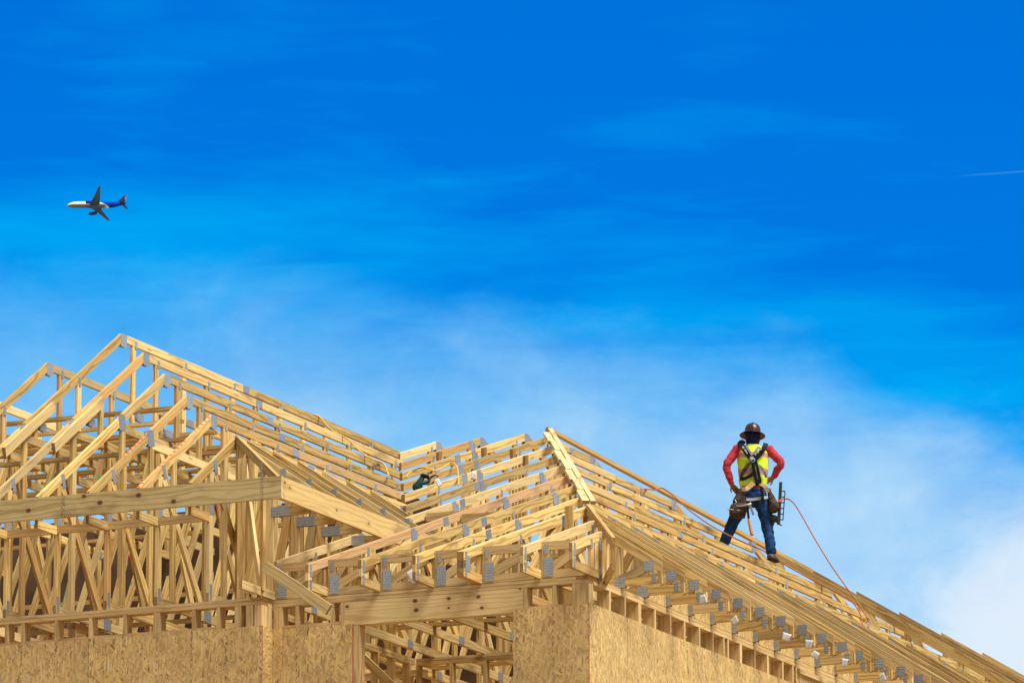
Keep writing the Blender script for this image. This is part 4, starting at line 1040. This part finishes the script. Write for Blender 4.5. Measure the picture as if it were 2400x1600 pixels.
Q = Loft(); Q.tube([J(1722, 1186, -.17), J(1728, 1180, -.17), J(1724, 1174, -.16)], [.006, .006, .004], 8); raw('pouch_clip', Q.v, Q.f, M_METAL, tb)
# --- hammer hanging from the belt loop (its own thing)
def to_world(p): return ORG+Matrix.Rotation(YAW, 3, 'Z')@Vector(p)
ham = empty('hammer', to_world(J(1757, 1187, -.2)), 'framing hammer with yellow wooden handle hanging at the worker\'s belt', 'hammer'); ham.rotation_euler = (0, 0, YAW)
hb = J(1757, 1187, -.2)
Q = Loft(); Q.tube([J(1753, 1190, -.2)-hb, J(1754.5, 1206, -.2)-hb, J(1756, 1220, -.2)-hb], [.015, .015, .014], 10); raw('grip_collar', Q.v, Q.f, M_BLACK, ham)
Q = Loft(); Q.tube([J(1756, 1219, -.2)-hb, J(1759, 1236, -.2)-hb, J(1763, 1254, -.2)-hb], [.017, .019, .023], 10); raw('wooden_handle', Q.v, Q.f, flat("yellow_varnished_wood", (.52, .23, .035), .4), ham)
Q = Loft(); Q.tube([J(1727, 1188, -.2)-hb, J(1738, 1189, -.21)-hb, J(1750, 1186, -.21)-hb, J(1758, 1185, -.2)-hb], [.006, .009, .013, .019], 10); raw('claw', Q.v, Q.f, M_METAL, ham)
Q = Loft(); Q.tube([J(1755.5, 1188, -.2)-hb, J(1760.5, 1183.5, -.2)-hb], [.02, .02], 10, 1); raw('striking_face', Q.v, Q.f, M_METAL, ham)
# --- nail gun hung on the belt (its own thing)
ng = empty('nail_gun', to_world(J(1825, 1210, -.02)), 'black framing nail gun with long magazine hanging at the worker\'s right hip', 'nail gun'); ng.rotation_euler = (0, 0, YAW)
nb = J(1825, 1210, -.02)
M_GUN = flat("dark_green_black_casing", (.014, .022, .026), .38, var=.3)
def bar_l(name, a, b_, w_, d_, mat, par):
    a, b_ = Vector(a), Vector(b_); t = (b_-a).normalized(); sdv = Vector((0, 1, 0)); sx = t.cross(sdv).normalized(); v = []
    for p in (a, b_):
        for q, r in ((-1, -1), (1, -1), (1, 1), (-1, 1)): v.append(p+sx*q*w_/2+sdv*r*d_/2)
    return raw(name, v, [[3, 2, 1, 0], [4, 5, 6, 7], [0, 1, 5, 4], [1, 2, 6, 5], [2, 3, 7, 6], [3, 0, 4, 7]], mat, par, False)
mag = bar_l('magazine', J(1831, 1135, -.03)-nb, J(1825, 1231, -.03)-nb, .040, .05, M_GUN, ng)
bar_l('magazine_lip', J(1833.5, 1134.5, -.035)-nb, J(1829, 1205, -.035)-nb, .012, .056, flat("casing_highlight", (.05, .075, .085), .3), ng)
bar_l('rail', J(1840.5, 1155, -.03)-nb, J(1835, 1221, -.03)-nb, .013, .02, M_GUN, ng)
for t in range(6):
    y = 1155+t*13; x0 = 1831-(y-1135)*.06; bar_l('rail_rung', J(x0+2, y, -.03)-nb, J(x0+10.5-t*.15, y, -.03)-nb, .012, .018, M_GUN, ng)
Q = Loft(); Q.tube([J(1806, 1214, .0)-nb, J(1814, 1216, .0)-nb, J(1824, 1218, -.01)-nb], [.034, .042, .032], 12); Q.tube([J(1816, 1214, 0)-nb, J(1812, 1232, 0)-nb], [.024, .018], 10); Q.tube([J(1816, 1221, -.01)-nb, J(1833, 1234, -.03)-nb], [.016, .010], 8)
Q.fused('motor_housing', M_GUN, ng, .008, 2)
Q = Loft(); Q.tube([J(1782, 1208, .02)-nb, J(1786, 1214, .02)-nb, J(1792, 1220, .02)-nb], [.018, .028, .022], 10); raw('nosepiece', Q.v, Q.f, M_GREYW, ng)
Q = Loft(); Q.tube([J(1826, 1179, -.06)-nb, J(1835, 1172, -.06)-nb], [.014, .010], 10); raw('air_fitting', Q.v, Q.f, M_ORANGE, ng)
# --- orange air hose: from the gun, arching out, then lying over the roof
M_HOSE = flat("orange_rubber_hose", (.36, .105, .045), .5, var=.15)
wpt = lambda px, py, d=0: to_world(J(px, py, d))
lay = lambda px, py, up=.02: on_plane(px, py, N_EAST, D_EAST)+Vector((0, 0, up))
end = lay(2038, 1462, .05)
st_ = wpt(1835, 1172, -.06)
arc = []
for px, py in ((1842, 1168.5), (1850, 1170), (1864, 1183), (1884, 1216), (1908, 1259), (1944, 1318), (1980, 1370), (2008, 1408), (2024, 1432), (2033, 1448)):
    t = (px-1835)/(2038-1835); n_ = Vector((R_PE, 0, 1)); v = ray(px, py)
    dep = ((st_-CAM).dot(FW))*(1-t)+((end-CAM).dot(FW))*t
    arc.append(CAM+v*(dep/v.dot(FW)))
back_ = [lay(2020, 1456), lay(2013, 1435), lay(2003, 1420), lay(1985, 1404), lay(1950, 1385), lay(1905, 1362), lay(1860, 1337), lay(1820, 1314, .03), lay(1793, 1297, .03), lay(1760, 1281), lay(1720, 1263), lay(1685, 1247, .03), lay(1650, 1224), lay(1610, 1194), lay(1580, 1168, .03), lay(1565, 1156, .03), lay(1550, 1148, .03), lay(1536, 1144, -.02), lay(1508, 1140.5, -.03), lay(1492, 1141, -.12)]
hose = [st_]+arc+[end, lay(2034, 1470, -.06), lay(2024, 1468, -.06)]+back_
g = Geo().tube(spline(hose, 5), .0085, 8); tag(g.build('air_hose', [M_HOSE], None, True), 'orange air hose looping from the nail gun down onto the right roof', 'hose')
# --- yellow extension cord over the left roof and the saw
M_YEL = flat("yellow_cord", (.72, .42, .03), .5)
ll = lambda px, py, up=.02: on_plane(px, py, N_LE, D_LE)+Vector((0, 0, up))
fl = lambda px, py, up=.02: on_plane(px, py, N_FRONT, D_FRONT)+Vector((0, 0, up))
zz2 = lambda a, b_: (450+a*500/1867, 850+b_*420/1568)
cl = [ll(*zz2(a, b_)) for a, b_ in ((1068, 466), (1090, 470), (1130, 500), (1165, 545), (1200, 580), (1260, 625), (1310, 650), (1380, 695), (1420, 735), (1460, 775), (1520, 825), (1590, 862), (1655, 882), (1690, 915), (1705, 955), (1722, 1005))]
g = Geo().tube(spline(cl, 4), .010, 7); tag(g.build('extension_cord', [M_YEL], None, True), 'yellow extension cord trailing down the left roof trusses', 'cord')
zz5 = lambda a, b_: (900+a*250/2306, 1060+b_*170/1568)
cl = [fl(*zz5(a, b_), up=u_) for a, b_, u_ in ((480, 520, .0), (540, 478, .02), (620, 458, .03), (690, 475, .06), (780, 492, .09), (900, 492, .09), (1030, 470, .05), (1160, 430, .03), (1260, 380, .03), (1360, 335, .04), (1440, 318, .05), (1520, 332, .05), (1580, 380, .03), (1605, 470, .0), (1610, 560, -.02), (1608, 610, -.05))]
g = Geo().tube(spline(cl, 4), .010, 7); tag(g.build('extension_cord', [M_YEL], None, True), 'yellow extension cord draped past the teal saw on the middle roof', 'cord')
sp = fl(992, 1126, -.02)
saw = empty('circular_saw', sp, 'teal and black circular saw resting on the middle roof rafters', 'power saw'); saw.rotation_euler = (0, 0, YAW); saw.scale = (.82, .82, .82)
M_TEAL = flat("teal_casing", (.0, .05, .06), .4, var=.3)
L_ = lambda px, py, d=0: Vector(((px-984)/195, d, (1122-py)/195))
Q = Loft(); Q.tube([L_(967, 1136), L_(973, 1124), L_(979, 1113), L_(984, 1104)], [(.05, .05), (.05, .05), (.04, .04), (.03, .03)], 12); Q.tube([L_(980, 1124), L_(992, 1123), L_(1000, 1118), L_(1001, 1111)], [.03, .028, .024, .02], 12)
Q.tube([L_(981, 1104), L_(990, 1105), L_(1000, 1109), L_(1002, 1112)], [.028, .026, .026, .022], 12)
Q.fused('casing', M_TEAL, saw, .008, 2)
Q = Loft(); Q.tube([L_(979, 1104, -.01), L_(988, 1104, -.015), L_(998, 1107, -.015)], [.030, .030, .026], 12); raw('rear_grip', Q.v, Q.f, M_BLACK, saw)
Q = Loft(); Q.tube([L_(1003, 1109), L_(1010, 1104.5), L_(1018, 1101.5), L_(1024, 1105), L_(1026, 1112)], [.016, .014, .009, .007, .006], 8); raw('power_lead', Q.v, Q.f, M_BLACK, saw)
Q = Loft(); Q.tube([L_(968, 1134, .02), L_(968, 1134, .05)], [.075, .075], 20, 1); raw('blade_guard', Q.v, Q.f, M_TEAL, saw)
for i, (a, b_) in enumerate(((1950, 560), (1130, 720))):
    p = fl(*zz5(a, b_), up=.03); paper_ = paper(None, p.x, p.y, p.z+.05, .055, .10, YAW, .5 if i else -.25)
    tag(paper_, ['white paper scrap standing on a rafter right of the teal saw', 'white paper scrap curled on the rafters below the teal saw'][i], 'paper')
p = fl(955, 1343); paper_ = paper(None, -2.0, -.02, .20, .13, .15, .1, .5); tag(paper_, 'white paper sheet hanging among the boxed tails above the header', 'paper')
# ================================================================== AIRLINER
v = ray(226, 480); v = v/v.dot(FW); AP = CAM+v*3800
h = (-RT*.985+FW*(.144)+UP*.0).normalized()
sp_ = (RT*.115-UP*.603+FW*.789); sp_ = (sp_-h*sp_.dot(h)).normalized()
upv = h.cross(sp_)
if upv.dot(UP) < 0: upv = -upv
air = empty('airliner', AP, 'small twin-engine airliner with white nose and blue tail crossing the sky', 'airplane')
PW = lambda a, b_, c: h*a+sp_*b_+upv*c          # forward, towards the lower wing, up
def fusmat():
    m, nt, b = newmat("airliner_paint"); k = NB(nt); s = k.sep(k.uv())
    tail = k.rng(k.m('ADD', s[0], k.m('MULTIPLY', s[1], -2.2)), -3.6, -4.2)
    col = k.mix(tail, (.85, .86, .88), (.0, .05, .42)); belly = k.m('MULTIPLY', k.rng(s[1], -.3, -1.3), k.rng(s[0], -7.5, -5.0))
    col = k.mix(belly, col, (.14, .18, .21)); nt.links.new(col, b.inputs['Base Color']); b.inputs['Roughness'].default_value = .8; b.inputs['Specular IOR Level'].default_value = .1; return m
M_FUS = fusmat(); M_WING = flat("wing_grey_paint", (.045, .115, .20), .8, var=.1, scale=.2); M_ABLUE = flat("airline_blue_paint", (.0, .05, .40), .9, var=.1, scale=.2)
prof = [(18.4, .05, -.55), (18.1, .5, -.5), (17.3, 1.0, -.35), (16.0, 1.5, -.18), (14.0, 1.9, -.02), (11, 1.98, 0), (0, 1.98, 0), (-8, 1.98, 0), (-11, 1.8, .18), (-14, 1.3, .55), (-17, .7, .95), (-18.6, .3, 1.15)]
n = 28; vv_ = []; ff = []; uvv = []
for a, r, c in prof:
    for k in range(n):
        th = 2*math.pi*k/n; vv_.append((a, r*math.cos(th), c+r*math.sin(th)))
for i in range(len(prof)-1):
    for k in range(n): ff.append([i*n+k, i*n+(k+1) % n, (i+1)*n+(k+1) % n, (i+1)*n+k])
ff.append(list(range(n))); ff.append([(len(prof)-1)*n+k for k in reversed(range(n))])
def amesh(name, v, f, mat, uv=False):
    o = mesh_obj(name, [AP+PW(*p) for p in v], f, [mat], air, [[(v[i][0], v[i][2]) for i in q] for q in f] if uv else None, None, True)
    bm = bmesh.new(); bm.from_mesh(o.data); bmesh.ops.recalc_face_normals(bm, faces=bm.faces); bm.to_mesh(o.data); bm.free(); return o
amesh('fuselage', vv_, ff, M_FUS, True)
def wing(name, root, tip, cr, ct, mat, tk=.12):
    v = []; f = []
    for p, c in ((root, cr), (((root[0]+tip[0])/2-.05*(cr-ct), (root[1]+tip[1])/2, (root[2]+tip[2])/2), (cr+ct)/2*.93), (tip, ct)):
        p = Vector(p)
        for q, t in ((0, 0), (.12, .5), (.4, .6), (1, 0), (.4, -.4), (.12, -.35)):
            vert = Vector((0, 0, 1)) if abs(tip[1]-root[1]) > abs(tip[2]-root[2]) else Vector((0, 1, 0))
            v.append(p+Vector((-q*c, 0, 0))+vert*t*tk*c)
    for i in range(2):
        for k in range(6): f.append([i*6+k, i*6+(k+1) % 6, (i+1)*6+(k+1) % 6, (i+1)*6+k])
    f += [list(range(6)), list(range(12, 18))]
    return amesh(name, v, f, mat)
for sg in (1, -1):
    wing('wing', (4.2, 1.2*sg, -1.1), (-4.2, 17.0*sg, .9), 6.6, 1.5, M_WING)
    wing('stabilizer', (-14.3, .5*sg, 1.0), (-17.6, 6.2*sg, 1.5), 3.4, 1.3, M_WING)
    e = []; pr = [(3.2, .85), (3.0, 1.05), (1.5, 1.15), (-.6, .95), (-1.8, .55)]; ef = []
    for a, r in pr:
        for k in range(16): e.append((a+2.2, 5.75*sg+r*math.cos(2*math.pi*k/16), -2.3+r*math.sin(2*math.pi*k/16)))
    for i in range(4):
        for k in range(16): ef.append([i*16+k, i*16+(k+1) % 16, (i+1)*16+(k+1) % 16, (i+1)*16+k])
    ef += [list(range(16)), [64+k for k in range(16)]]
    amesh('engine', e, ef, M_ABLUE)
    amesh('pylon', [(4, 5.6*sg, -1.4), (0, 5.6*sg, -1.3), (0, 5.6*sg, -.3), (3, 5.6*sg, -.4), (4, 5.9*sg, -1.4), (0, 5.9*sg, -1.3), (0, 5.9*sg, -.3), (3, 5.9*sg, -.4)], [[0,1,2,3],[4,5,6,7],[0,1,5,4],[1,2,6,5],[2,3,7,6],[3,0,4,7]], M_WING)
def finmat():
    m, nt, b = newmat("tail_fin_paint"); k = NB(nt); s = k.sep(k.uv())
    col = k.mix(k.rng(s[1], 6.0, 6.6), (.06, .025, .10), (.0, .05, .40)); col = k.mix(k.rng(k.m('ADD', s[1], k.m('MULTIPLY', s[0], .5)), -4.6, -5.6), col, (.10, .10, .16))
    nt.links.new(col, b.inputs['Base Color']); b.inputs['Roughness'].default_value = .4; return m
fv = [(-12.6, .12, 1.9), (-17.8, .12, 1.5), (-18.9, .1, 7.6), (-16.9, .1, 7.6), (-12.6, -.12, 1.9), (-17.8, -.12, 1.5), (-18.9, -.1, 7.6), (-16.9, -.1, 7.6)]
amesh('tail_fin', fv, [[0,1,2,3],[4,5,6,7],[0,1,5,4],[1,2,6,5],[2,3,7,6],[3,0,4,7]], finmat(), True)
amesh('belly_fairing', [(6+a*-10.5, y, z) for a in (0, .25, .8, 1) for y, z in ((-1.7*(1-.6*abs(a-.5)), -1.3), (-1.2*(1-.6*abs(a-.5)), -2.35+.9*abs(a-.5)), (1.2*(1-.6*abs(a-.5)), -2.35+.9*abs(a-.5)), (1.7*(1-.6*abs(a-.5)), -1.3))], [[i*4+k, i*4+(k+1) % 4, (i+1)*4+(k+1) % 4, (i+1)*4+k] for i in range(3) for k in range(4)]+[[0,1,2,3],[12,13,14,15]], M_WING)
